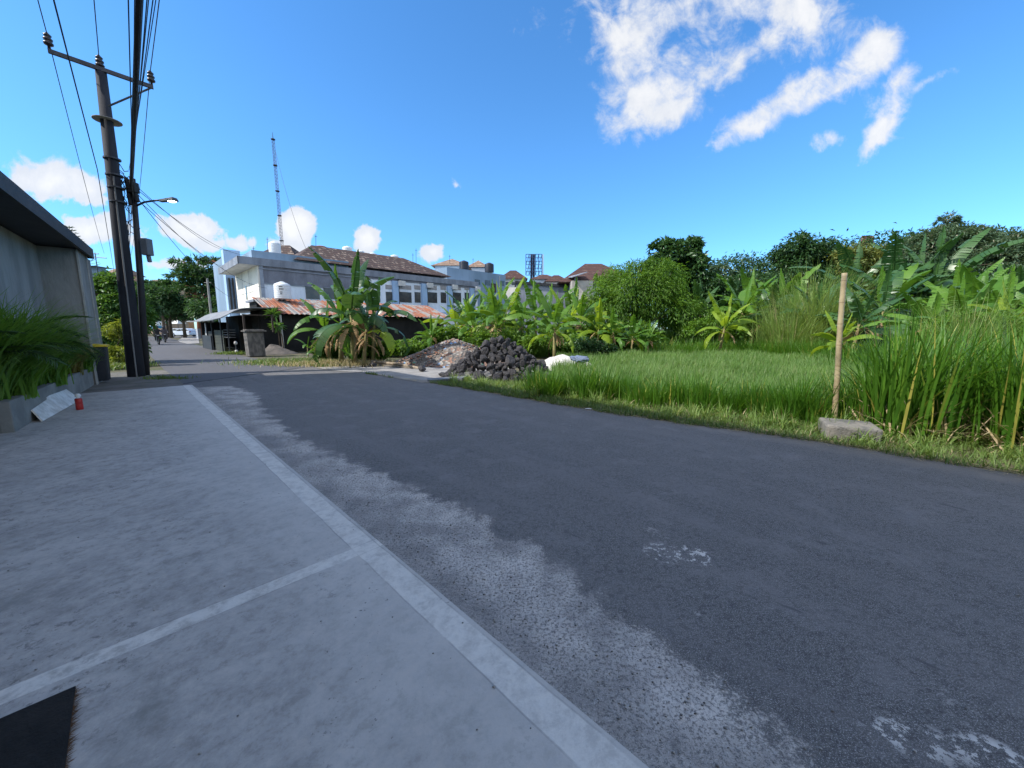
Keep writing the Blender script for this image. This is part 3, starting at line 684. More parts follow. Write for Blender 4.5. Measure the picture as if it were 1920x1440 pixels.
# windows along the front
wins = [(700, 712), (723, 735), (746, 771), (777, 788), (800, 819), (826, 836), (848, 864), (871, 879)]
for (x0, x1) in wins:
    ka = kx(x0, 545)[0]; kb = kx(x1, 545)[0]; xm = (x0+x1)/2
    z0 = kx(xm, 566+ (xm-700)*.015)[1]; z1 = kx(xm, 547+(xm-700)*.01)[1]; z2 = kx(xm, 542+(xm-700)*.01)[1]; z3 = kx(xm, 534+(xm-700)*.012)[1]
    for (za, zc, nm) in ((z0, z1, 'window'), (z2, z3, 'transom')):
        f = MB(KF); f.box(ka, kb, -.03, -.002, za, zc); f = f.build(nm, GLASS if nm == 'window' else M('pale_blind', (.34, .33, .33)), bl)
        e = MB(KF); t = .09
        e.box(ka-t, ka, -.1, -.004, za-t, zc+t); e.box(kb, kb+t, -.1, -.004, za-t, zc+t); e.box(ka, kb, -.1, -.004, za-t, za); e.box(ka, kb, -.1, -.004, zc, zc+t)
        if kb-ka > 1: e.box((ka+kb)/2-.05, (ka+kb)/2+.05, -.09, -.032, za, zc)
        e.build('frame', BROWN, f)
for xx in (740, 794, 842, 884):
    k_, _ = kx(xx, 540); f = MB(KF); f.box(k_-.3, k_+.3, -.22, -.005, 3, 6.0); f.build('pilaster', PALEB, bl)
    f = MB(KF); f.tube([(k_+.38, -.1, 2.8), (k_+.38, -.1, 6.2)], .06, 6); f.build('drain_pipe', DARK, bl)
for xx in (736, 790, 838, 882):
    k_, z_ = kx(xx, 531+(xx-736)*.07); f = MB(KF); k_ += .75; f.box(k_-.33, k_+.33, -.55, -.25, z_-.24, z_+.24); f = f.build('air_conditioner', M('ac_white', (.6, .6, .58)), bl, bevel=.02)
    e = MB(KF); e.V = [KF(k_+.05+vx, -.56, z_+vy) for vx, vy, vz in [(0.22*math.cos(a*6.283/14), .22*math.sin(a*6.283/14), 0) for a in range(14)]]; e.F = [list(range(14))]; e.build('fan_grille', DARK, f)
b = MB(KF); ka = kx(690, 568)[0]; b.box(ka, KE, -.5, -.005, 2.95, 3.2); b.build('balcony_ledge', PALEB, bl)
# tiled hip roof
def hip(name, F_, k0, k1, d0, d1, z0, z1, mat, parent, ins=None, over=.0):
    b = MB(F_); r = (d1-d0)/2 if ins is None else ins
    m_ = (d0+d1)/2; e0, e1 = k0+r, k1-r
    if e1 <= e0: e0 = e1 = (k0+k1)/2
    th = .1
    A, B, C_, D_ = (k0, d0, z0), (k1, d0, z0), (k1, d1, z0), (k0, d1, z0); E, G = (e0, m_, z1), (e1, m_, z1)
    b.poly([A, B, G, E]); b.poly([B, C_, G]); b.poly([C_, D_, E, G]); b.poly([D_, A, E]); b.poly([A, D_, C_, B])
    o = b.build(name, mat, parent)
    c = MB(F_)
    for u_, w_ in ((A, E), (B, G), (C_, G), (D_, E), (E, G)):
        if u_ != w_: c.tube([(u_[0], u_[1], u_[2]+.03), (w_[0], w_[1], w_[2]+.05)], .09, 6)
    for u_ in ({E, G}): c.tube([(u_[0], u_[1], u_[2]), (u_[0], u_[1], u_[2]+.35), (u_[0], u_[1], u_[2]+.6)], [.14, .12, .03], 6)
    c.build('ridge_cap', M('ridge_dark', (.05, .045, .045)), o); return o
ka, _ = kx(548, 493, .8); kb, _ = kx(838, 517, .8)
b = MB(KF); b.box(ka+.3, kb-.3, 1.1, 8.5, 6.3, 7.2); b.build('attic_wall', GREYC, bl)
k0r, zr = kx(583, 466, 5); k1r, zr2 = kx(795, 489, 5)
hip('roof', KF, ka, kb, -.05, 9.6, 7.0, (zr+zr2)/2+.1, TILE, bl, ins=k0r-ka)
# smaller roof behind and tanks
def tank(px, pyb, pyt, D, mat, label, wide=None, name='water_tank', base=None, rib=True):
    p = pt(px, pyb, D); t = pt(px, pyt, D); H = t.z-p.z; r = (wide or H*.45)
    e = empty(name, (p.x, p.y, p.z), label, 'water tank', 'rooftop water tanks')
    c = MB(); pr = [(r*.96, 0)]
    nz = 7
    for i in range(nz): pr += [(r, H*.82*(i+.1)/nz), (r, H*.82*(i+.8)/nz), (r*.975, H*.82*(i+.95)/nz)]
    pr += [(r*.93, H*.87), (r*.6, H*.95), (r*.3, H*.97)]
    c.lathe(pr, tuple(p), 24); c.build('drum', mat, e, True)
    c = MB(); c.lathe([(r*.36, H*.955), (r*.36, H*1.0), (r*.2, H*1.03)], tuple(p), 16); c.build('cap', mat, e); return e
bk = empty('rear_building', KF(2, 16, 0), 'building behind the parapet with a small tiled pyramid roof', 'building')
cpk = pt(503, 459, 47)
b = MB(); b.box(cpk.x-1.9, cpk.x+4, cpk.y-1.5, cpk.y+4, 0, 8.7); b.build('wall', GREYC, bk)
def XF(k, d, z): return (k, d, z)
hip('roof', XF, cpk.x-2.6, cpk.x+4.8, cpk.y-2.5, cpk.y+5, 8.7, cpk.z+.2, TILE, bk, ins=3.0)
tank(516, 476, 453, 41, TANKW, 'tall white water tank on the grey parapet beside the radio tower')
for i, (x, yb, yt, D, mt_, w) in enumerate([(652, 478, 462, 46, TANKW, .55), (676, 481, 470, 46, TANKW, .45), (699, 486, 474, 50, TANKW, .45), (740, 489, 478, 52, TANKW, .5), (602, 471, 461, 46, M('clay_tank', (.32, .14, .08)), .6)]):
    tank(x, yb, yt, D, mt_, ['steel water tank behind the tiled ridge, leftmost of four small ones', 'small steel water tank behind the ridge, second from left', 'small steel water tank behind the ridge, third from left', 'small steel water tank behind the ridge, rightmost', 'clay red drum behind the left end of the tiled ridge'][i], w)
# antennas on the roof
for i, (x, y0, y1, D) in enumerate([(501, 462, 445, 44), (592, 468, 440, 42), (475, 474, 462, 40), (780, 489, 466, 48), (843, 492, 478, 56), (887, 494, 484, 56), (554, 486, 468, 42), (774, 489, 475, 48)]):
    p0 = pt(x, y0, D); p1 = pt(x, y1, D); b = MB(); b.tube([p0-Vector((0, 0, .4)), p1], .022, 5); b.box(p1.x-.12, p1.x+.12, p1.y-.02, p1.y+.02, p1.z-.22, p1.z-.19)
    tag(b.build('antenna', STEEL, origin=p0), ['thin antenna on the apex of the small pyramid roof', 'tall thin antenna beside the clay drum', 'short antenna on the left parapet', 'tall antenna near the right end of the tiled ridge', 'antenna over the first roof right of the ridge', 'antenna over the second pyramid roof', 'antenna at the valley left of the main roof', 'short antenna near the right end of the ridge'][i], 'antenna', 'roof antennas')
# blue fin wall left
bw = empty('blue_building', KF(-1.2, 15, 0), 'tall pale blue wall standing left of the white building', 'building')
b = MB(KF); b.box(-.75, .5, 8.6, 9.6, 0, 8.5); b.build('front_wall', PALEB, bw)
b = MB(KF); b.box(-.4, 3.2, 9.62, 17, 0, 8.2); b.build('wall', BLUEW, bw)
b = MB(KF)
b.tube([(-.3, 8.35, 3), (-.3, 8.35, 6)], .08, 8); b.tube([(-.55, 8.45, 3), (-.55, 8.45, 6)], .08, 8); b.build('drain_pipe', DARK, bw)

# blue-grey wall and pyramid roofs to the right
rb = empty('blue_grey_building', KF(KE, 2, 0), 'plain blue grey building beside the long tiled roof with black tanks', 'building')
k0, zt = kx(838, 506, 2.0); k1, zt1 = kx(948, 514, 2.0)
b = MB(KF); b.box(k0, k1, 2.0, 12, 0, (zt+zt1)/2+.1); b.build('wall', BLUEW, rb)
for (x, y) in ((895, 529), (914, 530), (941, 531), (925, 536)):
    k_, z_ = kx(x, y, 2.0); f = MB(KF); f.box(k_-.4, k_+.4, 1.95, 1.997, z_-.3-(.5 if x == 925 else 0), z_+.3); f.build('window', GLASS if x != 925 else BROWN, rb)
b = MB(KF); k_, _ = kx(936, 510, 2.0); b.tube([(k_, 1.93, 3), (k_, 1.93, zt)], .05, 6); b.build('drain_pipe', M('white_pipe', (.6, .6, .6)), rb)
for i, (xa, xc, xb, ya, ye) in enumerate([(806, 848, 874, 485, 503), (874, 897, 917, 488, 504)]):
    D = 58+3*i; c = pt(xc, ya, D); w = (pt(xb, 500, D).x-pt(xa, 500, D).x)/2; ze = pt(xc, ye, D).z
    e = empty('house', (c.x, c.y, 0), ['house with faded pyramid roof right of the long tiled roof', 'house with faded pyramid roof between the two black tanks'][i], 'house', 'pyramid roofed houses')
    f = MB(); f.box(c.x-w*.8, c.x+w*.8, c.y-w*.8, c.y+w*.8, 0, ze); f.build('wall', WHITE2, e)
    hip('roof', XF, c.x-w, c.x+w, c.y-w, c.y+w, ze, c.z, TILE3, e)
tank(870, 506, 489, 52, TANKB, 'black water tank on the blue grey wall, left one', .62)
tank(917.5, 511, 493, 54, TANKB, 'black water tank on the blue grey wall, right one', .62)
# row of small houses with brown roofs
for i, (xa, xc, xb, ya, ye, D) in enumerate([(938, 962, 992, 507, 525, 66), (985, 1020, 1040, 515, 526, 70), (1020, 1043, 1068, 516, 530, 66)]):
    c = pt(xc, ya, D); w = (pt(xb, 500, D).x-pt(xa, 500, D).x)/2; ze = pt(xc, ye, D).z
    e = empty('house', (c.x, c.y, 0), ['small house with brown hip roof left of the billboard frame', 'small house with brown roof right below the billboard frame', 'small house with brown hip roof right of the billboard frame'][i], 'house', 'small brown roofed houses')
    f = MB(); f.box(c.x-w*.85, c.x+w*.85, c.y-w*.6, c.y+w*.6, 0, ze); f.build('wall', WHITEW if i != 1 else WHITE2, e)
    hip('roof', XF, c.x-w, c.x+w, c.y-w*.8, c.y+w*.8, ze, c.z, TILE2, e)
    for sx in (-.45, .1, .5):
        f = MB(); f.box(c.x+w*sx-.5, c.x+w*sx+.5, c.y-w*.6-.03, c.y-w*.6-.002, ze-1.0, ze-.5); f.build('window', GLASS, e)
gw = empty('grey_wall_building', (.5, 62, 0), 'long grey walled building in front of the small brown roofs', 'building')
a = pt(968, 533, 58); c = pt(1078, 546, 58)
b = MB(); b.hexa([(a.x, 57, 0), (c.x, 57, 0), (c.x, 62, 0), (a.x, 62, 0)], [(a.x, 57, a.z), (c.x, 57, c.z+.3), (c.x, 62, c.z+.3), (a.x, 62, a.z)]); b.build('wall', GREYC, gw)
b = MB(); b.hexa([(a.x-.2, 56.7, a.z), (c.x+.2, 56.7, c.z+.3), (c.x+.2, 62, c.z+.3), (a.x-.2, 62, a.z)], [(a.x-.2, 56.7, a.z+.35), (c.x+.2, 56.7, c.z+.65), (c.x+.2, 62, c.z+.65), (a.x-.2, 62, a.z+.35)]); b.build('coping', DARK, gw)
# larger house with dark hip roof
bh = pt(1105, 494, 60); e = empty('house', (bh.x, bh.y, 0), 'larger house with dark brown hip roof and bare plaster stair wall', 'house')
b = MB(); b.box(bh.x-2, bh.x+6, bh.y-4, bh.y+5, 0, pt(1100, 533, 58).z); b.build('wall', WHITE2, e)
hip('roof', XF, bh.x-5.2, bh.x+6.5, bh.y-5.5, bh.y+6, pt(1100, 534, 58).z, bh.z, TILE2, e, ins=4.6)
b = MB(); s0 = pt(1073, 526, 53); s1 = pt(1112, 526, 53); b.box(s0.x, s1.x, 53, 56, 0, s0.z); b.build('stair_wall', M('bare_plaster', (.48, .45, .40), (.32, .3, .27), .8), e)
b = MB(); s0 = pt(1072, 514, 52.5); s1 = pt(1100, 512, 52.5); b.hexa([(s0.x, 52, s0.z-.5), (s1.x, 52, s1.z), (s1.x, 56, s1.z+.4), (s0.x, 56, s0.z)], [(s0.x, 52, s0.z-.4), (s1.x, 52, s1.z+.1), (s1.x, 56, s1.z+.5), (s0.x, 56, s0.z+.1)])
for xx in (1080, 1084): s2 = pt(xx, 515, 52.6); b.tube([(s2.x, 53.2, 5), (s2.x, 53.2, s2.z)], .06, 5)
b.build('canopy', GREYC, e)
# billboard frame
D = 80; e = empty('billboard', (pt(1002, 500, D).x, D, 0), 'bare steel billboard frame standing above the brown roofs', 'billboard')
b = MB(); x0, x1 = pt(986, 500, D).x, pt(1016, 500, D).x; z0, z1 = pt(1000, 516, D).z, pt(1000, 477, D).z
for i in range(6): x = x0+(x1-x0)*i/5; b.tube([(x, D, z0), (x, D, z1)], .07, 5)
for i in range(7): z = z0+(z1-z0)*i/6; b.tube([(x0, D-.12, z), (x1, D-.12, z)], .06, 5)
for i in range(5): x = x0+(x1-x0)*i/5; b.tube([(x, D+.1, z0), (x+(x1-x0)/5, D+.1, z0+(z1-z0)/2)], .04, 4); b.tube([(x, D+.1, z0+(z1-z0)/2), (x+(x1-x0)/5, D+.1, z1)], .04, 4)
b.build('frame', M('billboard_blue_steel', (.03, .04, .09)), e)
b = MB()
for t in (.35, .5): b.tube([(x0+(x1-x0)*t, D+.3, 0), (x0+(x1-x0)*t, D+.3, z1)], .22, 8)
b.build('post', M('billboard_post', (.04, .05, .09)), e)
b = MB(); b.box(x1+.1, x1+.35, D-.2, D+2.2, z0, z1); b.build('side_panel', PALEB, e)
D = 75; rr = pt(1625, 452, D); e = empty('billboard', (rr.x, D, 0), 'small red backed sign board above the banana plants', 'billboard')
b = MB(); b.box(rr.x-1.0, rr.x+1.2, D-.1, D+.1, rr.z-.8, rr.z+.9); b.build('panel', M('red_panel', (.22, .05, .05)), e)
b = MB(); b.tube([(rr.x, D+.3, 0), (rr.x, D+.3, rr.z+.8)], .15, 6)
for i in range(4): b.tube([(rr.x-1+.7*i, D-.2, rr.z-1), (rr.x-1+.7*i, D-.2, rr.z+1)], .05, 4)
b.build('post', STEEL, e)

# radio tower
D = 62; tb = pt(531, 480, D); tt = pt(512, 262, D); tx = pt(520, 400, D).x
tw_ = empty('radio_tower', (tb.x, D, 0), 'slender guyed lattice radio tower behind the buildings', 'radio tower')
topx = tt.x; Ht = tt.z
b = MB(); w = .24
for a0 in (0, 2.094, 4.189):
    b.tube([(tb.x+w*math.cos(a0), D+w*math.sin(a0), 0), (topx+w*math.cos(a0)*.8, D+w*math.sin(a0)*.8, Ht)], .026, 5)
N = 60
for k in range(N):
    for j, a0 in enumerate((0, 2.094, 4.189)):
        a1 = a0+2.094; f0, f1 = k/N, (k+1)/N
        c0 = tb.x+(topx-tb.x)*f0; c1 = tb.x+(topx-tb.x)*f1
        b.tube([(c0+w*math.cos(a0), D+w*math.sin(a0), Ht*f0), (c1+w*math.cos(a1), D+w*math.sin(a1), Ht*f1)], .014, 3, False)
        b.tube([(c0+w*math.cos(a0), D+w*math.sin(a0), Ht*f0), (c0+w*math.cos(a1), D+w*math.sin(a1), Ht*f0)], .014, 3, False)
b.build('lattice', M('tower_steel', (.10, .12, .17), (.16, .10, .10), .3), tw_)
for y in (262, 311, 359, 405, 452):
    p = pt(520, y, D); f = p.z/Ht; b = MB(); b.lathe([(.3, 0), (.3, .1)], (tb.x+(topx-tb.x)*f, D, p.z), 10); b.build('collar', DARK, tw_)
b = MB(); b.tube([(topx, D, Ht), (topx, D, pt(511, 248, D).z)], [.06, .02], 5); b.build('mast_tip', DARK, tw_)
wire('thin guy wire from the tower down to the tiled roof', [pt(517, 285, 61), pt(573, 465, 45)], .018, 1.2, name='guy_wire', group='tower guy wires')

# ------------------------------------------------------------------ sheds in front
WX, WY = -14.7, 25.0
def SF(k, d, z): return (WX+(k-d)*q, WY+(k+d)*q, z)
sdx = empty('shed', (WX, WY, 0), 'black walled shed with rusty corrugated tin roof behind the banana clump', 'shed')
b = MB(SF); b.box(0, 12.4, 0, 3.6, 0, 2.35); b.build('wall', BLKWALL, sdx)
b = MB(SF)
n_ = 60
def wav(k, i): return .025*math.sin(i*math.pi/2)
for (ka, kb) in ((-.9, 4.3), (4.4, 12.9)):
    n_ = int((kb-ka)/.075)
    for i in range(n_):
        a0 = ka+(kb-ka)*i/n_; a1 = ka+(kb-ka)*(i+1)/n_
        j0 = .05*math.sin(a0*3.1)*0
        b.poly([(a0, -.55, 2.42+wav(0, i)), (a1, -.55, 2.42+wav(0, i+1)), (a1, 3.4, 3.62+wav(0, i+1)), (a0-.0, 3.4, 3.62+wav(0, i))])
b.build('tin_roof', RUST, sdx)
b = MB(SF); b.box(-.8, 12.8, 3.45, 5.9, 3.35, 3.5); b.build('rear_slab', GREYC, sdx)
b = MB(SF); b.box(-.6, 12.6, 3.62, 5.8, 0, 3.33); b.build('rear_wall', BLKWALL, sdx)
tk = pt(530, 560, 27.6)
ob = tank(531, 561, 529, 27.4, TANKW, 'big white plastic water tank above the rusty tin roof', .52)
b = MB(); 
for (dx_, dz_, w_) in ((.1, .78, .3), (.14, .62, .36), (.2, .42, .2), (.22, .3, .16)):
    a0 = -1.35
    for s_ in range(3):
        an = a0-.2+dx_*1+s_*w_*.5; r_ = .527
        p = ob.location; b.poly([(p.x+r_*math.cos(an), p.y+r_*math.sin(an), p.z+dz_), (p.x+r_*math.cos(an+w_*.4), p.y+r_*math.sin(an+w_*.4), p.z+dz_), (p.x+r_*math.cos(an+w_*.4), p.y+r_*math.sin(an+w_*.4), p.z+dz_+.06), (p.x+r_*math.cos(an), p.y+r_*math.sin(an), p.z+dz_+.06)])
b.build('printed_mark', DARK, ob)
# open yard walls between stall and shed
yd = empty('yard_wall', SF(-1.5, 1, 0), 'dark yard wall behind the grey sand pile', 'wall')
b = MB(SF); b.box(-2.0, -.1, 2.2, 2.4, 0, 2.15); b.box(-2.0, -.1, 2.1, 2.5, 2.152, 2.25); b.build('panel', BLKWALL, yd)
b = MB(SF); b.box(-1.1, -.2, 1.0, 1.15, 0, 1.15); b.box(-1.2, -1.1, .9, 1.15, 0, 1.2); b.build('low_panel', M('dark_grey_panel', (.05, .045, .045), (.03, .03, .03)), yd)  # plain dark grey low panel
b = MB(SF); b.box(-1.9, -1.25, .9, 1.3, .3, .36); b.build('shelf', M('pale_shelf', (.45, .43, .4)), yd)
pp = pt(480, 668, 21.2)
def PF(k, d, z): return (pp.x+(k-d)*q, pp.y+(k+d)*q, z)
pr_ = empty('gate_pillar', (pp.x, pp.y, 0), 'rough grey carved stone gate pillar beside the sand pile', 'pillar')
STONE = M('carved_stone', (.20, .185, .165), (.09, .085, .08), 6, .95, bump=1, bd=.03, sx=(1, 1, .4))
b = MB(PF); b.hexa([(-.38, -.45, 0), (.38, -.45, 0), (.38, .45, 0), (-.38, .45, 0)], [(-.42, -.4, 1.32), (.38, -.4, 1.32), (.38, .4, 1.32), (-.42, .4, 1.32)]); b.build('shaft', STONE, pr_, bevel=.03)
b = MB(PF); b.box(-.5, .5, -.5, .5, 1.325, 1.4); b.box(-.42, .42, -.42, .42, 1.402, 1.46); b.build('cap', STONE, pr_, bevel=.02)
b = MB(PF); b.box(-.45, -.36, -.05, .05, 1.462, 2.2); b.box(-.45, 1.0, -.05, .05, 2.202, 2.26); b.box(.9, .98, -.05, .05, 1.3, 2.2); b.build('gate_frame', M('frame_brown', (.06, .045, .035)), pr_)
wpst = gp(532, 661); b = MB(); b.tube([(wpst[0], wpst[1], 0), (wpst[0]-.03, wpst[1], 2.35)], .07, 8)
tag(b.build('post', M('white_post', (.5, .48, .44), (.35, .33, .3), 4), origin=(wpst[0], wpst[1], 0)), 'white painted post holding up the corner of the tin roof', 'post')
# stall with curved tin roof
st = pt(400, 650, 27); STX, STY = st.x, st.y
# base corner points measured along the road
def TF(k, d, z): return (WX-.5+(k-d)*q, WY-.5+(k+d)*q, z)
stl = empty('food_stall', TF(-4, 5, 0), 'dark roadside food stall with a curved tin roof', 'stall')
b = MB(TF); b.box(-.6, -.5, .2, 10.2, 0, 2.45); b.box(-.5, .4, .1, .2, 0, 2.6); b.box(-2.3, -.6, 10.25, 10.35, 0, 2.0); b.build('inner_wall', BLKWALL, stl)  # near-black walls: the stall interior's shade put into the colour
b = MB(TF)
prof = [(-2.95, 2.02), (-2.6, 2.12), (-2.25, 2.32), (-1.95, 2.52), (-1.6, 2.68), (-1.0, 2.76), (.6, 2.8)]
for (k0, z0), (k1, z1) in zip(prof, prof[1:]): b.poly([(k0, -.6, z0), (k1, -.6, z1), (k1, 10.5, z1), (k0, 10.5, z0)])
for (k0, z0), (k1, z1) in zip(prof, prof[1:]): b.poly([(k0, -.6, z0-.05), (k0, 10.5, z0-.05), (k1, 10.5, z1-.05), (k1, -.6, z1-.05)]); b.poly([(k0, -.6, z0-.05), (k1, -.6, z1-.05), (k1, -.6, z1), (k0, -.6, z0)])
b.poly([(-2.95, -.6, 1.97), (-2.95, 10.5, 1.97), (-2.95, 10.5, 2.02), (-2.95, -.6, 2.02)])
b.build('curved_roof', M('grey_tin', (.24, .25, .25), (.16, .165, .17), 2, .6), stl)
b = MB(TF); b.box(-2.9, -1.4, 10.6, 13, 2.05, 2.1); b.build('awning', M('pale_tin', (.4, .42, .42)), stl)
b = MB(TF); b.box(-2.3, -2.2, 6.2, 10.6, 0, 1.0); b.build('black_barrier', DARK, stl)
b = MB(TF); b.box(-2.1, -2.0, 2.6, 6.0, 0, 1.4); b.build('green_panel', M('khaki_panel', (.055, .06, .045), (.04, .045, .035)), stl)
b = MB(TF); b.box(-2.15, -1.7, 6.25, 10.4, 1.0, 1.3); b.build('counter', M('counter_dark', (.05, .05, .045)), stl)
b = MB(TF)
for z in (.95, 1.1, 1.25, 1.4): b.box(-2.1, -1.8, .4, 2.5, z, z+.035)
b.build('shelf', M('shelf_grey', (.12, .12, .12)), stl)
for d_ in (.2, 2.5, 6.1, 8.4, 10.5): b = MB(TF); b.tube([(-2.2, d_, 0), (-2.2, d_, 2.2)], .04, 6); b.build('post', DARK, stl)
b = MB(TF); b.box(-2.2, -2.12, 8.9, 9.3, 1.0, 1.9); b.build('white_sign', M('sign_white', (.6, .6, .6)), stl)
b = MB(TF); b.box(-2.5, -2.3, 10.8, 11.8, .7, 1.5); b.build('counter_front', M('sign_white2', (.4, .42, .45)), stl)
for j, (x_, y_) in enumerate(((443, 640), (443, 652))):
    p = pt(x_, y_, 23); 
# white offering jars at the pillar foot
jp = gp(444, 664); je = empty('jar_stack', (jp[0], jp[1], 0), 'stack of two small white pots left of the stone pillar', 'pots')
for z in (.05, .55): b = MB(); b.lathe([(.04, 0), (.09, .06), (.09, .14), (.05, .2)], (jp[0], jp[1], z), 12); b.build('pot', M('pot_white', (.55, .53, .5)), je, True)
b = MB(); b.tube([(jp[0], jp[1], 0), (jp[0], jp[1], .8)], .04, 6); b.build('stem', DARK, je)

# pale ramp slab + dark ramp at the stall's far corner
sheet('cement_ramp', [gp(333, 638), gp(345, 632), gp(372, 633), gp(374, 644), gp(352, 645), gp(338, 642)], .02, APRON)

# ------------------------------------------------------------------ mounds
def mound(name, cx, cy, rx, ry, H, mat, label, cat, rough=.12, seed=0, pw=1.3, rot=0, skew=0):
    n, m = 48, 22; rng = np.random.default_rng(seed); V = []
    ph = rng.uniform(0, 6.28, (8, 2)); am = rng.uniform(.3, 1, 8)
    for i in range(m+1):
        r = i/m
        for j in range(n):
            a = 6.283*j/n
            rr = r*(1+.10*math.sin(3*a+ph[0, 0])+.07*math.sin(5*a+ph[1, 0]))
            x = rr*rx*math.cos(a); y = rr*ry*math.sin(a)
            z = H*max(0, (1-r**pw))**1.15
            nz = sum(am[k]*math.sin(x*(2+k*1.3)+ph[k, 0])*math.sin(y*(2+k*1.6)+ph[k, 1]) for k in range(8))/3
            z = max(-.01, z+nz*rough*(1-r)*1.2+rng.normal(0, rough*.12)*(r < .97))
            if i == m: z = -.02
            x += skew*(1-r)
            xr = x*math.cos(rot)-y*math.sin(rot); yr = x*math.sin(rot)+y*math.cos(rot)
            V.append((cx+xr, cy+yr, z))
    F = [[i*n+j, i*n+(j+1) % n, (i+1)*n+(j+1) % n, (i+1)*n+j] for i in range(m) for j in range(n)]
    ob = npmesh(name, np.array(V), np.array(F)[:, ::-1], mat, None, None, (cx, cy, 0), True)
    return tag(ob, label, cat) if label else ob
c = gp(508, 664); mound('sand_pile', c[0], c[1]+.5, 1.05, .9, .55, SANDG, 'small pile of grey sand in front of the dark yard', 'sand pile', .08, 3, skew=-.2)
def rubble_mat():
    m, g, out = newmat('rubble'); P = pos(g)
    v = g.n('ShaderNodeTexVoronoi'); v.inputs['Scale'].default_value = 9; g.put(v.inputs['Vector'], P)
    n = g.noise(P, 1.6, 4)
    r, gg, bb_ = g.sep(v.outputs['Color'])
    col = g.mix(g.ss(n, .4, .6), (.20, .18, .16), (.26, .15, .105))
    col = g.mix(g.m('GREATER_THAN', r, .6), col, (.13, .12, .11)); col = g.mix(g.m('GREATER_THAN', gg, .85), col, (.3, .28, .25))
    col = g.mix(g.m('GREATER_THAN', bb_, .985), col, (.2, .3, .45))
    finish(g, out, col, .95, v.outputs['Distance'], 1, .06); return m
RUB = rubble_mat()
rc = gp(842, 686)
rp = empty('rubble_heap', (rc[0], rc[1]+1.2, 0), 'low heap of broken brick and rubbish behind the black boulders', 'rubble heap')
mo = mound('mound', rc[0], rc[1]+1.4, 2.6, 1.9, 1.02, RUB, None, None, .1, 5, 1.25)
mo.location = (0, 0, 0); mo.parent = rp; mo.location = Vector((rc[0], rc[1]+1.4, 0))-rp.location
import bmesh
def chunk_mesh(name, seed, mat, sub=2, rough=.28, flat=1.0):
    rng = random.Random(seed); bm = bmesh.new(); bmesh.ops.create_icosphere(bm, subdivisions=sub, radius=1)
    ax = [Vector((rng.gauss(0, 1), rng.gauss(0, 1), rng.gauss(0, 1))).normalized() for _ in range(9)]; cut = [rng.uniform(.48, .85) for _ in ax]
    for v in bm.verts:
        n = v.co.normalized(); r = 1.0
        for a, c_ in zip(ax, cut):
            d = n.dot(a)
            if d > 0: r = min(r, c_/d)
        v.co = n*r*(1+rng.uniform(-1, 1)*rough*.14); v.co.z *= flat
    me = bpy.data.meshes.new(name); bm.to_mesh(me); bm.free(); me.materials.append(mat); return me
# debris pieces on the heap: one uncountable part
V, F, Rr = [], [], []; off = 0
base = chunk_mesh('tmp', 99, RUB, 1); bv = np.array([v.co[:] for v in base.vertices]); bf = np.array([p.vertices[:] for p in base.polygons])
def heapz(x, y):
    r = math.hypot(x/2.6, y/1.9); return 1.02*max(0, 1-r**1.25)**1.15
for k in range(900):
    a = RG.uniform(0, 6.283); r = RG.uniform(0, 1.03)**.7; x = r*2.6*math.cos(a); y = r*1.9*math.sin(a)
    s = RG.uniform(.02, .085)*np.array([1, RG.uniform(.5, 1.4), RG.uniform(.3, .9)]); t = RG.uniform(0, 6.28); M3 = np.array([[math.cos(t), -math.sin(t), 0], [math.sin(t), math.cos(t), 0], [0, 0, 1]])
    V.append((bv*s)@M3.T+np.array([rc[0]+x, rc[1]+1.4+y, heapz(x, y)+.02])); F.append(bf+off); off += len(bv); Rr.append(np.full(len(bv), RG.random()))
def debris_mat():
    m, g, out = newmat('debris'); at = g.n('ShaderNodeAttribute', attribute_name='rnd').outputs['Fac']
    r = g.n('ShaderNodeValToRGB'); r.color_ramp.interpolation = 'CONSTANT'; el = r.color_ramp.elements
    cols = [(0, (.19, .175, .155)), (.3, (.27, .125, .08)), (.5, (.12, .11, .10)), (.68, (.28, .26, .23)), (.84, (.23, .16, .12)), (.93, (.45, .43, .4)), (.96, (.12, .24, .42)), (.985, (.08, .38, .3))]
    el[0].color = C4(cols[0][1]); el[1].position = cols[1][0]; el[1].color = C4(cols[1][1])
    for p_, c_ in cols[2:]: e_ = el.new(p_); e_.color = C4(c_)
    g.t.links.new(at, r.inputs[0]); finish(g, out, r.outputs[0], .9); return m
o_ = npmesh('debris', np.concatenate(V), np.concatenate(F), debris_mat(), rp, np.concatenate(Rr)); o_['kind'] = 'stuff'
wh = gp(1045, 695); mound('white_sand_heap', wh[0]+.2, wh[1]+.5, 1.5, .9, .55, SANDW, 'low heap of white limestone sand right of the boulders', 'sand heap', .07, 8)

# black lava boulders
RK = [chunk_mesh('boulder', 20+i, LAVA, 3, .3, random.uniform(.65, .95)) for i in range(10)]
hc = gp(935, 712); HX, HY = hc[0], hc[1]+1.05
cand = []
rr_ = random.Random(3)
def pileh(x, y):
    r = math.hypot(x/1.72, y/1.35); return 1.2*max(0, 1-r**1.15)
tries = 0
for layer in range(3):
    for _ in range(4000):
        x = rr_.uniform(-1.9, 2.0); y = rr_.uniform(-1.5, 1.3)
        if math.hypot(x/1.85, y/1.45) > 1: continue
        s = rr_.choice([.65, .9, 1.05, 1.35])*rr_.uniform(.09, .155)*(1.1 if y < -.8 else 1)
        z = pileh(x, y)-layer*.17+.05
        if z < .04:
            if layer: continue
            z = s*.55
        ok = all((x-a[0])**2+(y-a[1])**2+(z-a[2])**2 > (.80*(s+a[3]))**2 for a in cand)
        if ok: cand.append((x, y, z, s))
        if len(cand) >= 288: break
first = None
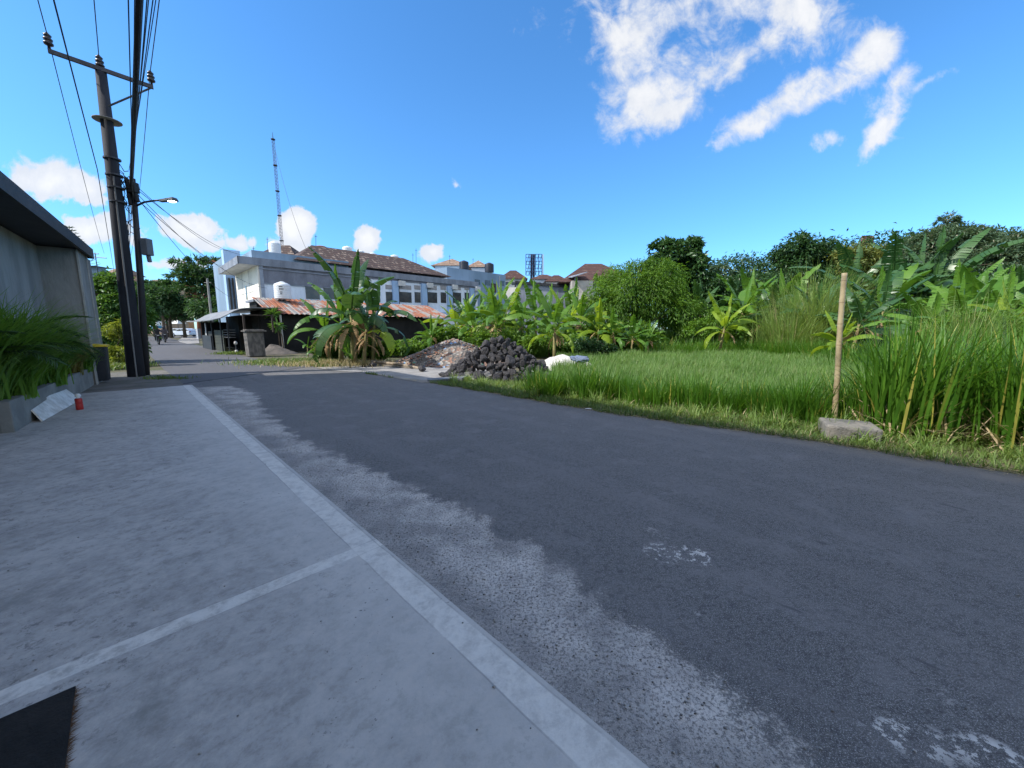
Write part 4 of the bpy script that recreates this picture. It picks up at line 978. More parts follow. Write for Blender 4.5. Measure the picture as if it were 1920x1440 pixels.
topk = max(range(len(cand)), key=lambda i: cand[i][2])
for i, (x, y, z, s) in enumerate(cand):
    me = RK[i % 10]; o = bpy.data.objects.new('boulder', me); COL.objects.link(o)
    o.location = (HX+x, HY+y, z); o.rotation_euler = (rr_.uniform(0, 6), rr_.uniform(0, 6), rr_.uniform(0, 6)); o.scale = (s*rr_.uniform(.9, 1.3), s, s)
    tag(o, 'rough black lava boulder on the crest of the pile' if i == topk else ('rough black lava boulder piled in the heap beside the road'), 'boulder', 'black boulders in the pile')
fr = gp(1028, 692); o = bpy.data.objects.new('boulder', RK[3]); COL.objects.link(o); o.location = (fr[0], fr[1], .15); o.scale = (.3, .2, .2); tag(o, 'wide flat dark boulder lying on the white sand', 'boulder', 'black boulders in the pile')
# log / boards and loose round stones at the apron
g0 = gp(695, 686); g1 = gp(800, 693)
b = MB(); b.tube([(g0[0], g0[1]+.15, .16), ((g0[0]+g1[0])/2, (g0[1]+g1[1])/2+.1, .13), (g1[0]-.3, g1[1]+.05, .06)], [.06, .055, .04], 8)
tag(b.build('log', M('weathered_wood', (.33, .27, .20), (.2, .16, .12), 6), origin=(g0[0], g0[1], 0)), 'weathered log lying on the cement apron between loose stones', 'log')
b = MB(); b.hexa([(g0[0]+.2, g0[1]-.05, .05), (g1[0]-.1, g1[1]-.12, .012), (g1[0]-.1, g1[1], .012), (g0[0]+.2, g0[1]+.1, .05)], [(g0[0]+.2, g0[1]-.05, .09), (g1[0]-.1, g1[1]-.12, .05), (g1[0]-.1, g1[1], .05), (g0[0]+.2, g0[1]+.1, .09)])
tag(b.build('plank', M('grey_board', (.25, .22, .18), (.15, .13, .11), 6), origin=(g0[0], g0[1], 0)), 'grey timber plank lying in front of the log', 'plank')
for i, (x, y, s, lb) in enumerate([(700, 688, .15, 'round black stone at the left end of the log'), (769, 690, .11, 'small round black stone in the middle of the log'), (791, 697, .16, 'round black stone at the right end of the log')]):
    p = gp(x, y); o = bpy.data.objects.new('stone', RK[i]); COL.objects.link(o); o.location = (p[0], p[1], s*.75); o.scale = (s, s, s); tag(o, lb, 'stone', 'loose stones by the log')
# culvert slab at the apron edge
a = gp(802, 716); c = gp(868, 716); b = MB(); b.hexa([(a[0], a[1], 0), (c[0], c[1]-.2, 0), (c[0]+.1, c[1]+.5, 0), (a[0]-.1, a[1]+.4, 0)], [(a[0], a[1], .05), (c[0], c[1]-.2, .13), (c[0]+.1, c[1]+.5, .13), (a[0]-.1, a[1]+.4, .05)])
tag(b.build('concrete_slab', M('blue_grey_slab', (.2, .21, .23), (.13, .14, .16)), origin=(a[0], a[1], 0)), 'tilted grey concrete slab at the foot of the boulders', 'slab')
# plastic bag
bgp = pt(1082, 684, 13.2); o = bpy.data.objects.new('plastic_bag', chunk_mesh('plastic_bag', 5, M('blue_plastic', (.30, .40, .62), (.42, .5, .66), 5, .3, obj=True, bump=1, bd=.1), 3, 1.3, .75)); COL.objects.link(o)
o.location = (bgp.x, 13.0, .48); o.scale = (.33, .22, .22); tag(o, 'crumpled pale blue plastic bag on the white sand heap', 'plastic bag')
# concrete block under bamboo
ba = gp(1548, 822); bc = gp(1655, 832)
d_ = Vector((bc[0]-ba[0], bc[1]-ba[1], 0)).normalized(); nv = Vector((-d_.y, d_.x, 0)); A = Vector((ba[0], ba[1], -.02)); L_ = (Vector((bc[0], bc[1], 0))-A).length
b = MB(); b.hexa([A, A+d_*L_*.98, A+d_*L_*.98+nv*.42, A+nv*.42], [A+Vector((0, 0, .21)), A+d_*L_+Vector((0, 0, .2)), A+d_*L_+nv*.42+Vector((0, 0, .23)), A+nv*.42+Vector((0, 0, .24))])
tag(b.build('concrete_block', M('old_concrete', (.23, .215, .19), (.12, .12, .115), 4, .95, bump=1, bd=.02), bevel=.03, origin=A), 'broken concrete block in the verge at the foot of the bamboo pole', 'concrete block')
# bamboo pole
m, g, out = newmat('bamboo'); x, y, z = g.sep(pos(g)); nz = g.noise(pos(g), 6, 4)
col = g.mix(g.ss(nz, .3, .7), (.40, .335, .20), (.26, .205, .12)); nd_ = g.m('FRACT', g.m('MULTIPLY', z, 3.2)); col = g.mix(g.m('MULTIPLY', g.ss(nd_, .06, .0), .7), col, (.15, .09, .06)); finish(g, out, col, .5)
bp = gp(1563, 800); tp = pt(1583, 512, bp[1]); b = MB()
Ls = []; Rs = []
for k in range(41):
    t = k/40; z = tp.z*t; Ls.append((bp[0]+(tp.x-bp[0])*t+.006*math.sin(t*7), bp[1], z)); f = (z*3.2) % 1; Rs.append((.038-.005*t)*(1.10 if f < .1 or f > .96 else 1))
b.tube(Ls, Rs, 14); tag(b.build('bamboo_pole', m, smooth=True, origin=(bp[0], bp[1], 0)), 'bamboo pole planted upright at the road edge', 'pole')
# pebbles and crumbs of asphalt along the pavement edge
V, F = [], []; off = 0
for k in range(1500):
    s0 = RG.uniform(-1, 11)*RG.random()**.5; n0 = 1.2+abs(RG.normal(0, .32)) if k % 4 else RG.uniform(-1, 5.8)
    x, y, _ = SN(s0, n0); sz = RG.uniform(.002, .008)*(1.3 if k % 17 == 0 else 1)*np.array([1, RG.uniform(.6, 1.3), .6])
    V.append(bv*sz+np.array([x, y, (.021 if n0 < 1.09 else .001)+sz[2]*.5])); F.append(bf+off); off += len(bv)
tag(npmesh('pebbles', np.concatenate(V), np.concatenate(F), M('pebble', (.16, .15, .14), (.38, .36, .33), 30, .9), None, None), 'small pebbles and crumbs scattered along the pavement edge', 'pebbles', kind='stuff')
# small litter
for i, (x, y, s, lb) in enumerate([(1104, 768, .05, 'flat white scrap of litter at the road edge'), (940, 728, .04, 'white litter scrap in the verge below the boulders'), (965, 733, .04, 'small white litter scrap at the road edge near the boulders')]):
    p = gp(x, y); o = bpy.data.objects.new('litter', chunk_mesh('litter', 60+i, M('litter_white', (.7, .7, .7)), 2, .6, .35)); COL.objects.link(o); o.location = (p[0], p[1], s*.3); o.scale = (s*1.6, s, s); tag(o, lb, 'litter')

# ------------------------------------------------------------------ cars and riders
def car(px, py, label, heading, s=1.0):
    x, y = gp(px, py); rt = empty('parked_car', (0, 0, 0), label, 'car', 'white cars at the far crossing')
    body = [(-2.1, .28), (2.0, .28), (2.12, .45), (2.1, .72), (1.95, .88), (1.2, .98), (.55, 1.0), (-1.9, 1.02), (-2.15, .95), (-2.18, .5)]
    b = MB(); b.prism(body, -.86, .86); b.build('body', CARW, rt, bevel=.06)
    cab = [(1.1, .985), (.35, 1.45), (-.1, 1.53), (-1.2, 1.52), (-1.75, 1.4), (-2.05, 1.0)]
    b = MB(); b.prism(cab, -.72, .72); b.build('roof', CARW, rt, bevel=.06)
    for sg in (-1, 1):
        b = MB(); y0, y1 = (.722, .74) if sg > 0 else (-.74, -.722)
        b.prism([(.85, 1.03), (.3, 1.38), (-.25, 1.42), (-.3, 1.03)], y0, y1); b.prism([(-.4, 1.03), (-.38, 1.42), (-1.1, 1.42), (-1.35, 1.05)], y0, y1); b.prism([(-1.45, 1.08), (-1.2, 1.4), (-1.6, 1.34), (-1.8, 1.12)], y0, y1); b.build('side_window', GLASS, rt)
    b = MB(); b.hexa([(1.16, -.66, 1.02), (1.18, .66, 1.02), (1.12, .66, 1.0), (1.12, -.66, 1.0)], [(.4, -.62, 1.46), (.4, .62, 1.46), (.36, .62, 1.44), (.36, -.62, 1.44)]); b.build('windscreen', GLASS, rt)
    for wx in (-1.35, 1.3):
        for sg in (-1, 1):
            b = MB(); b.tube([(wx, sg*.70, .32), (wx, sg*.885, .32)], .33, 20); w = b.build('wheel', RUBBER, rt)
            b = MB(); b.tube([(wx, sg*.80, .32), (wx, sg*.895, .32)], .2, 12); b.build('rim', RIMM, w)
    for sg in (-1, 1):
        b = MB(); b.box(1.9, 2.13, sg*.6-.16, sg*.6+.16, .66, .82); b.build('headlight', M('lamp_glass_clear', (.5, .52, .55), rough=.2), rt)
        b = MB(); b.box(-2.2, -2.0, sg*.66-.12, sg*.66+.12, .8, 1.0); b.build('taillight', M('tail_red', (.35, .02, .02), rough=.3), rt)
    rt.location = (x, y, 0); rt.rotation_euler = (0, 0, heading); rt.scale = (s, s, s); return rt
car(345, 631, 'white hatchback seen from the side at the far crossing, nearer of two', R(172))
car(330, 628.2, 'white car parked behind the nearer hatchback at the far crossing', R(165))
def rider(px, py, label, cl, heading=R(-45)):
    x, y = gp(px, py); mbk = empty('motorbike', (0, 0, 0), 'motor scooter ridden '+label, 'motorbike', 'motorbikes on the road')
    for wx in (-.62, .62):
        b = MB(); n = 20
        b.tube([(wx, -.05, .28), (wx, .05, .28)], .28, 18); w = b.build('wheel', RUBBER, mbk); b = MB(); b.tube([(wx, -.06, .28), (wx, .06, .28)], .16, 12); b.build('rim', RIMM, w)
    b = MB(); b.prism([(-.85, .55), (-.8, .8), (-.1, .74), (.05, .4), (.4, .4), (.55, .95), (.68, .95), (.6, .35), (.2, .25), (-.4, .25)], -.14, .14); b.build('fairing', M('scooter_black', (.03, .03, .035), rough=.3), mbk, bevel=.04)
    b = MB(); b.box(-.8, .05, -.13, .13, .76, .84); b.build('seat', RUBBER, mbk, bevel=.03)
    b = MB(); b.tube([(.5, -.33, 1.02), (.58, 0, .98), (.5, .33, 1.02)], .02, 6); b.build('handlebar', DARK, mbk)
    b = MB(); b.lathe([(.08, 0), (.08, .04)], (.66, 0, .85), 10); b.build('headlight', M('lamp_glass_clear', (.6, .6, .6), rough=.2), mbk)
    p = empty('person', (0, 0, 0), label[0].upper()+label[1:] if False else 'person '+label.replace('by a person ', ''), 'person', 'people riding on the road')
    J = {'pel': (-.3, 0, .92, .14), 'sp': (-.27, 0, 1.15, .145), 'ch': (-.2, 0, 1.32, .15), 'nk': (-.16, 0, 1.47, .06), 'hd': (-.13, 0, 1.58, .09)}
    for sg, k in ((-1, 'r'), (1, 'l')):
        J.update({'hip'+k: (-.28, sg*.1, .9, .09), 'kn'+k: (.15, sg*.2, .86, .065), 'an'+k: (.08, sg*.2, .42, .045), 'to'+k: (.28, sg*.2, .38, .035),
                  'sh'+k: (-.18, sg*.2, 1.38, .06), 'el'+k: (.05, sg*.3, 1.16, .045), 'wr'+k: (.38, sg*.3, 1.05, .032), 'ha'+k: (.5, sg*.3, 1.04, .035)})
    keys = list(J); E = [('pel', 'sp'), ('sp', 'ch'), ('ch', 'nk'), ('nk', 'hd')]
    for k in 'rl': E += [('pel', 'hip'+k), ('hip'+k, 'kn'+k), ('kn'+k, 'an'+k), ('an'+k, 'to'+k), ('ch', 'sh'+k), ('sh'+k, 'el'+k), ('el'+k, 'wr'+k), ('wr'+k, 'ha'+k)]
    me = bpy.data.meshes.new('body'); me.from_pydata([J[k][:3] for k in keys], [(keys.index(a), keys.index(b)) for a, b in E], [])
    o = bpy.data.objects.new('body', me); COL.objects.link(o); o.parent = p
    sk = o.modifiers.new('skin', 'SKIN'); sk.use_smooth_shade = True
    for i, k in enumerate(keys): me.skin_vertices[0].data[i].radius = (J[k][3],)*2
    me.skin_vertices[0].data[0].use_root = True
    o.modifiers.new('sub', 'SUBSURF').levels = 1; o.modifiers['sub'].render_levels = 2; me.materials.append(cl)
    b = MB(); b.lathe([(.11, -.1), (.14, -.02), (.145, .06), (.12, .14), (.07, .18), (.02, .195)], (-.13, 0, 1.6), 16); b.build('helmet', M('helmet_dark', (.05, .05, .06), rough=.2), p, True)
    for o_ in (mbk, p): o_.location = (x, y, 0); o_.rotation_euler = (0, 0, heading)
    return mbk, p
rider(298, 646, 'by a person in dark clothes, nearer of two', M('dark_cloth', (.03, .03, .035), rough=.9))
rider(310, 642, 'by a person in grey clothes, farther of two', M('grey_cloth', (.10, .09, .10), rough=.9))
for i, (x, y) in enumerate([(276, 627.5), (287, 627)]):
    pass
# white canopies and teal awning in the distance
for i, (xa, xb, y0, y1, D, mt_, lb) in enumerate([(272, 292, 598, 612, 90, M('canopy_white', (.75, .78, .75)), 'white shop canopy seen just right of the poles'), (292, 332, 600, 607, 92, M('canopy_white2', (.7, .7, .66)), 'long pale shop canopy behind the parked cars'), (270, 293, 611, 616, 88, M('teal', (.02, .18, .26)), 'teal awning below the white shop canopy')]):
    a = pt(xa, y1, D); c = pt(xb, y0, D); e = empty('canopy', (a.x, D, 0), lb, 'canopy', 'shop canopies beyond the crossing')
    b = MB(); b.hexa([(a.x, D, a.z), (c.x, D, a.z), (c.x, D+2.5, a.z), (a.x, D+2.5, a.z)], [(a.x, D+.4, c.z), (c.x-.5, D+.8, c.z), (c.x-.5, D+2.5, c.z), (a.x, D+2.5, c.z)]); b.build('cover', mt_, e)
    b = MB(); [b.tube([(xx, D+.2, 0), (xx, D+.2, a.z)], .06, 5) for xx in (a.x+.1, c.x-.1)]; b.build('post', STEEL, e)
# distant buildings left
for i, (xa, xb, yt, D, wm, rm, lb) in enumerate([(250, 312, 540, 110, M('tan_wall', (.42, .3, .2)), TILE3, 'hotel like building with faded tiled roof behind the left trees'), (300, 326, 540, 120, M('orange_wall', (.55, .28, .12)), TILE3, 'orange building partly hidden by the left trees'), (366, 388, 556, 100, M('yellow_wall', (.6, .45, .18)), TILE3, 'yellow building glimpsed behind the layered tree'), (158, 180, 500, 34, BLUEW, DARK, 'small blue grey building end showing above the canopy end'), (200, 215, 512, 80, M('peach_wall', (.6, .35, .22)), TILE3, 'peach building glimpsed left of the concrete pole')]):
    a = pt(xa, yt, D); c = pt(xb, yt, D); e = empty('building', (a.x, D, 0), lb, 'building')
    dp_ = .8 if i == 3 else 6; b = MB(); b.box(a.x, c.x, D, D+dp_, 0, a.z); b.build('wall', wm, e)
    hip('roof', XF, a.x-.4, c.x+.4, D-.5, D+dp_+.5, a.z, a.z+(pt(xa, yt-18, D).z-a.z if i != 3 else .15), rm, e)
    w_ = (c.x-a.x)
    for r_ in range(3):
        for s_ in range(3):
            f = MB(); f.box(a.x+w_*(.12+.3*s_), a.x+w_*(.28+.3*s_), D-.05, D-.003, a.z*(.9-.28*r_)-a.z*.12, a.z*(.9-.28*r_)); f.build('window', GLASS, e)

# ------------------------------------------------------------------ vegetation
def crown_tree(name, label, cat, lobes, D, mat, nleaf, ll, lw, group=None, droop=.3, trunk=None, bark=BARK, clump=.16, tw=.18, base=None, cl_n=None, layers=0):
    """lobes given where they stand: (px, py, rx_px, ry_px[, dD])"""
    L = []
    for lb in lobes:
        px, py, rx, ry = lb[:4]; d2 = D+(lb[4] if len(lb) > 4 else 0)
        c = pt(px, py, d2); k = d2/FPX; L.append((np.array(c), rx*k, max(rx*.8, ry)*k*.85, ry*k))
    bx_ = base if base else (L[0][0][0], D)
    rt = empty(name, (bx_[0], bx_[1], 0), label, cat, group)
    vol = np.array([l[1]*l[3] for l in L]); vol = vol/vol.sum(); parts = []
    for (c, rx, ry, rz), w in zip(L, vol):
        n = int(nleaf*w*1.7); nc = cl_n or max(14, int(n/42))
        d = unit(RG.normal(0, 1, (nc, 3))); rad = RG.uniform(.4, .97, (nc, 1))**.8
        cc = c+d*rad*np.array([rx, ry, rz]); cc[:, 2] = np.maximum(cc[:, 2], .25)
        idx = RG.integers(0, nc, n); sz = clump*.72*(rx+rz)*RG.uniform(.35, 1.5, (nc, 1))
        o = np.clip(RG.normal(0, 1, (n, 3)), -1.4, 1.4)*sz[idx]*np.array([1.1, 1.1, .55 if layers else .8])
        P = cc[idx]+o
        kf = 5.5/max(.5, (rx+rz)*.5); ph = RG.uniform(0, 6.28, 6)
        gf = np.sin(P[:, 0]*kf+ph[0]+1.3*np.sin(P[:, 2]*kf*.7+ph[3]))+np.sin(P[:, 1]*kf*.9+ph[1]+np.sin(P[:, 0]*kf*.6+ph[4]))+np.sin(P[:, 2]*kf*1.2+ph[2]+1.2*np.sin(P[:, 1]*kf*.8+ph[5]))
        rel = np.linalg.norm((P-c)/np.array([rx, ry, rz]), axis=1)
        P = P[(gf > -.55+RG.normal(0, .2, n)) & ((rel < 1.03) | (RG.random(n) < .03))]; n = len(P)
        Dv = unit(unit(P-c)*.8+RG.normal(0, .6, (n, 3))+np.array([0, 0, -droop]))
        parts.append(leafquads(P, Dv, RG.uniform(.6, 1.3, n)*ll, RG.uniform(.6, 1.3, n)*lw, RG))
    V, F, r = merge(parts); V[:, 2] = np.maximum(V[:, 2], .02)
    npmesh('crown', V, F, mat, rt, r)
    b = MB(); top = L[0][0]; h0 = max(.8, min(l[0][2]-l[3]*.5 for l in L))
    mid = (bx_[0]*.9+top[0]*.1, bx_[1], h0)
    b.tube([(bx_[0], bx_[1], -.05), (bx_[0]+tw*.3, bx_[1], h0*.5), mid], [tw*1.25, tw, tw*.85], 8)
    for (c, rx, ry, rz) in L:
        b.tube([mid, ((mid[0]+c[0])/2+random.uniform(-.2, .2), (mid[1]+c[1])/2, (mid[2]+c[2])/2+.1), tuple(c), tuple(c+np.array([rx*.4*random.uniform(-1, 1), 0, rz*.6]))], [tw*.6, tw*.42, tw*.26, tw*.08], 6)
        for _ in range(6):
            e_ = c+unit(RG.normal(0, 1, 3))*np.array([rx, ry, rz])*.8
            b.tube([tuple(c), tuple((c+e_)/2+RG.normal(0, .1, 3)), tuple(e_)], [tw*.22, tw*.14, tw*.05], 4)
    b.build('trunk', bark, rt, True); return rt

# big feathery shrub tree and glossy tree behind (centre right)
crown_tree('tree', 'bright green feathery tree with drooping foliage right of the brown roofed house', 'tree',
    [(1190, 550, 75, 55), (1150, 590, 60, 55), (1230, 530, 60, 45), (1260, 590, 65, 50), (1150, 520, 35, 22, 1), (1200, 500, 30, 18), (1130, 560, 35, 35)], 26, L_TREE, 30000, .26, .055, 'trees behind the field', .9, clump=.13)
crown_tree('tree', 'tall dark glossy leaved tree rising behind the feathery tree', 'tree',
    [(1262, 490, 45, 38), (1295, 520, 38, 45), (1245, 470, 26, 20), (1290, 462, 28, 15), (1320, 560, 45, 50), (1240, 530, 40, 35)], 31, L_DTREE, 15000, .36, .2, 'trees behind the field', .5, clump=.13)
crown_tree('tree', 'dark shady tree low behind the field, between feathery tree and young banana', 'tree',
    [(1300, 590, 55, 40), (1250, 620, 60, 34), (1340, 560, 40, 40), (1330, 620, 45, 30)], 30, L_DTREE, 11000, .3, .13, 'trees behind the field', .5)
crown_tree('tree', 'dark round crowned tree left of the bamboo pole top', 'tree',
    [(1500, 470, 45, 32), (1535, 480, 40, 30), (1470, 485, 28, 18), (1505, 510, 60, 40)], 36, L_DTREE, 13000, .4, .13, 'trees behind the field', .5)
crown_tree('tree', 'small pale tree showing between the glossy tree and the bananas', 'tree', [(1350, 515, 30, 20), (1360, 545, 35, 30)], 40, L_GTREE, 2600, .4, .18, 'trees behind the field')
crown_tree('tree', 'yellowish green tree behind the bamboo pole', 'tree', [(1595, 490, 40, 32), (1640, 495, 40, 32), (1620, 540, 60, 40)], 34, leafmat('yellowish_leaf', (.07, .12, .03), (.2, .22, .06), .3), 8000, .32, .16, 'trees behind the field')
crown_tree('tree', 'grey green wispy tree with the highest tip at the right', 'tree',
    [(1770, 470, 62, 44), (1740, 455, 34, 30), (1790, 445, 32, 26), (1776, 416, 16, 16), (1830, 442, 44, 16), (1850, 478, 60, 40), (1715, 485, 40, 38)], 30, L_GTREE, 30000, .26, .09, 'trees behind the field', clump=.11)
crown_tree('tree', 'grey green tree at the right edge of the picture', 'tree', [(1900, 462, 45, 28), (1940, 475, 50, 42), (1880, 500, 55, 44)], 28, L_GTREE, 16000, .26, .09, 'trees behind the field')
crown_tree('shrub', 'leafy climbing shrub at the foot of the right banana stand', 'shrub', [(1800, 620, 60, 40), (1860, 625, 60, 42), (1920, 630, 60, 45)], 11, L_TREE, 14000, .1, .05, 'shrubs behind the field', .4, clump=.1, tw=.05)
crown_tree('shrub', 'leafy shrub under the young banana behind the field', 'shrub', [(1345, 610, 36, 32), (1380, 620, 30, 28), (1310, 620, 25, 22)], 24, L_TREE, 7000, .14, .08, 'shrubs behind the field', .4, tw=.06)
crown_tree('shrub', 'dark low shrub at the left corner of the field', 'shrub', [(1130, 655, 26, 14), (1105, 648, 30, 16)], 18, L_DTREE, 3500, .12, .07, 'shrubs behind the field', .3, tw=.05)
for i, (x, y, rx, ry, D, lb) in enumerate([(760, 652, 55, 15, 21, 'weedy shrub left of the rubble heap'), (840, 628, 45, 14, 23, 'weedy shrub behind the rubble heap'), (930, 632, 60, 22, 21, 'weedy shrub behind the boulder pile'), (1030, 638, 60, 20, 20, 'weedy shrub right behind the boulder pile'), (1110, 628, 50, 20, 22, 'weedy shrub below the feathery tree'), (1190, 630, 50, 26, 22, 'weedy shrub below the right side of the feathery tree'), (690, 655, 36, 22, 17.5, 'weedy shrub behind the banana clump'), (620, 650, 30, 20, 18, 'weedy shrub left of the banana clump')]):
    crown_tree('shrub', lb, 'shrub', [(x, y, rx, ry), (x-rx*.5, y+8, rx*.6, ry*.7), (x+rx*.5, y+5, rx*.6, ry*.8)], D, leafmat('weed_leaf', (.035, .11, .015), (.12, .22, .03), .4), 3600, .2, .10, 'weedy shrubs behind the piles', .2, tw=.04, clump=.13)
# backdrop of dark wood far behind
for i, (x, y, rx, ry, D) in enumerate([(1420, 560, 80, 45, 34), (1560, 570, 80, 50, 30), (1700, 560, 90, 60, 28), (1840, 560, 90, 60, 24), (1960, 560, 80, 60, 22), (1640, 600, 70, 40, 25), (1450, 600, 60, 30, 32), (1400, 512, 80, 34, 42), (1670, 482, 90, 44, 38), (1860, 478, 100, 45, 34), (1560, 500, 100, 50, 40)]):
    crown_tree('tree', ['deep green tree behind the reeds left of the bamboo pole', 'deep green tree directly behind the bamboo pole', 'deep green tree under the tall dark bananas', 'deep green tree behind the yellowing bananas', 'deep green tree beyond the right edge', 'low dark tree right of the bamboo pole', 'low dark tree behind the reed clumps', 'hazy green tree between the glossy tree and the round one', 'green tree behind the tall dark bananas', 'green tree below the grey green ones at the right', 'green tree behind the round crowned one'][i], 'tree',
        [(x, y, rx, ry), (x-rx*.4, y+20, rx*.6, ry*.7), (x+rx*.4, y+20, rx*.6, ry*.7)], D, L_DTREE, 10000, .32, .15, 'dark trees filling the background', .5)
# left side
crown_tree('tree', 'leafy tree between the house end and the concrete pole', 'tree', [(205, 560, 38, 45), (190, 610, 40, 45), (235, 590, 36, 50), (215, 530, 30, 20), (230, 650, 40, 30), (180, 650, 40, 35)], 17, L_LEFT, 26000, .19, .09, 'trees on the left', .5)
crown_tree('shrub', 'yellow green shrub at the foot of the left tree', 'shrub', [(215, 620, 22, 14), (235, 610, 20, 12), (225, 665, 30, 16)], 15.4, leafmat('yellowgreen', (.08, .15, .025), (.2, .24, .035), .4), 2600, .16, .04, 'trees on the left', .5, tw=.03)
crown_tree('tree', 'layered dark tree with flat spreading branches beyond the stall', 'tree',
    [(375, 505, 45, 9), (360, 520, 42, 8), (395, 520, 38, 9), (345, 492, 22, 5), (400, 490, 24, 5), (372, 487, 22, 5), (375, 538, 40, 9), (350, 538, 28, 7), (345, 510, 20, 5), (372, 558, 30, 8), (408, 545, 22, 9), (420, 562, 20, 12)],
    60, L_FAR, 6500, .7, .2, 'far trees at the road end', .0, tw=.3, base=(pt(372, 600, 60).x, 60), layers=1, clump=.1, bark=M('red_bark', (.25, .10, .06)))
for i, (x, y, rx, ry, D) in enumerate([(300, 560, 34, 28, 62), (280, 545, 22, 18, 70), (340, 575, 45, 22, 64), (395, 580, 40, 22, 58), (310, 585, 40, 14, 66), (265, 575, 25, 28, 50), (420, 595, 26, 16, 52), (310, 538, 16, 10, 64)]):
    crown_tree('tree', ['far tree left of the layered tree', 'far tree just right of the poles', 'bushy tree at the foot of the layered tree', 'bushy tree right of the layered tree beside the far pole', 'low tree over the white canopies', 'tree hidden behind the telephone pole', 'small tree behind the stall awning', 'thin tree in front of the hotel roof'][i], 'tree',
        [(x, y, rx, ry), (x-rx*.5, y+6, rx*.5, ry*.6), (x+rx*.5, y-4, rx*.5, ry*.6)], D, L_FAR, 3800, .6, .22, 'far trees at the road end', .3, tw=.2)
# thin conifer above the canopy
cp = pt(138, 470, 45); e = empty('pine_tree', (cp.x, cp.y, 0), 'thin tiered conifer tip above the house canopy', 'tree')
b = MB(); zt = pt(136, 424, 45).z; b.tube([(cp.x, cp.y, 0), (cp.x-.1, cp.y, zt)], [.2, .03], 6); b.build('trunk', BARK, e)
P, Dd = [], []
for k in range(16):
    z = zt-.2-k*.33; R_ = .25+k*.13
    for a in np.arange(0, 6.28, .8):
        a += k*.4
        for t in np.linspace(.1, 1, 10): P.append((cp.x-.1+R_*t*math.cos(a), cp.y+R_*t*math.sin(a), z+.25*R_*t*t)); Dd.append((math.cos(a), math.sin(a), .6))
V, F, r = leafquads(np.array(P), unit(np.array(Dd)), .28, .08, RG); npmesh('crown', V, F, L_GTREE, e, r)
# TV aerial bars near the house end
ap_ = pt(178, 480, 20); b = MB(); b.tube([pt(160, 476, 20), pt(185, 476, 20)], .02, 5); b.tube([pt(166, 481, 20), pt(200, 484, 20)], .02, 5); b.tube([pt(178, 474, 20), Vector((pt(178, 476, 20).x, 20, 3.0))], .02, 5)
tag(b.build('aerial', STEEL, origin=ap_), 'television aerial above the left tree beside the house end', 'aerial')

# bananas
def ban_leaf(base, az, L, el0, arch, width, rng, tatter=.5, nseg=26):
    """returns V,F(quads),rnd for one leaf"""
    d = np.array([math.cos(az), math.sin(az), 0]); sdv = np.array([-math.sin(az), math.cos(az), 0]); up = np.array([0, 0, 1.])
    tw_ = rng.normal(0, .25)
    p = np.array(base, float); Vs, Fs = [], []; pts = [p.copy()]; drs = []
    for k in range(nseg+1):
        t = k/nseg; an = el0-arch*t**1.35; dr = d*math.cos(an)+up*math.sin(an); drs.append(dr); p = p+dr*L/nseg; pts.append(p.copy())
    petiole = .14
    drop = [rng.uniform(.25, .45)]*2; rv = rng.random()
    V, F, Rn = [], [], []
    for side in (-1, 1):
        dp = rng.uniform(.2, .5)
        for k in range(nseg):
            t = k/nseg; t1 = (k+1)/nseg
            if t < petiole: continue
            def hw(tt): u = min(1, max(0, (tt-petiole)/(1-petiole))); return width*.5*(math.sin(math.pi*min(1, u**.62*.97+.03)))**.6*(1 if u < .97 else .6)
            if rng.random() < tatter*.5: dp = rng.uniform(.05, .9)+.35*t
            gap = (rng.uniform(.0, .3) if rng.random() < tatter else 0)
            dr = drs[k]; nrm = np.cross(dr, sdv); nrm = nrm if nrm[2] > 0 else -nrm
            s2 = sdv*math.cos(tw_)+nrm*math.sin(tw_)
            out_ = s2*side*math.cos(dp)-nrm*math.sin(dp)*.9+nrm*.12
            fw = dr*.28
            a = pts[k+1]; b_ = pts[k+2]; b2 = a+(b_-a)*(1-gap)
            m0 = a+(out_*.5+fw*.5+nrm*.06)*hw(t); m1 = b2+(out_*.5+fw*.5+nrm*.06)*hw(t1)
            e0 = a+(out_+fw)*hw(t)-up*.05*hw(t); e1 = b2+(out_+fw)*hw(t1)-up*.05*hw(t1)
            i = len(V); V += [a, b_, m1, m0, e1, e0]; F += [[i, i+1, i+2, i+3], [i+3, i+2, i+4, i+5]]
            Rn += [rv*.8+rng.uniform(0, .2)]*6
    # midrib
    for k in range(0, nseg):
        w = .035*(1-k/nseg)+.006; a = pts[k]; b_ = pts[k+1]; w2 = .035*(1-(k+1)/nseg)+.006
        i = len(V); dr = drs[k]; nrm = np.cross(dr, sdv); nrm = nrm if nrm[2] > 0 else -nrm
        V += [a-sdv*w+nrm*.0, b_-sdv*w2, b_-nrm*w2*1.2, a-nrm*w*1.2]; F += [[i, i+1, i+2, i+3]]
        V += [a+sdv*w, b_+sdv*w2, b_-nrm*w2*1.2, a-nrm*w*1.2]; F += [[i+4, i+5, i+6, i+7]]; Rn += [.95]*8
    return np.array(V), np.array(F), np.array(Rn)
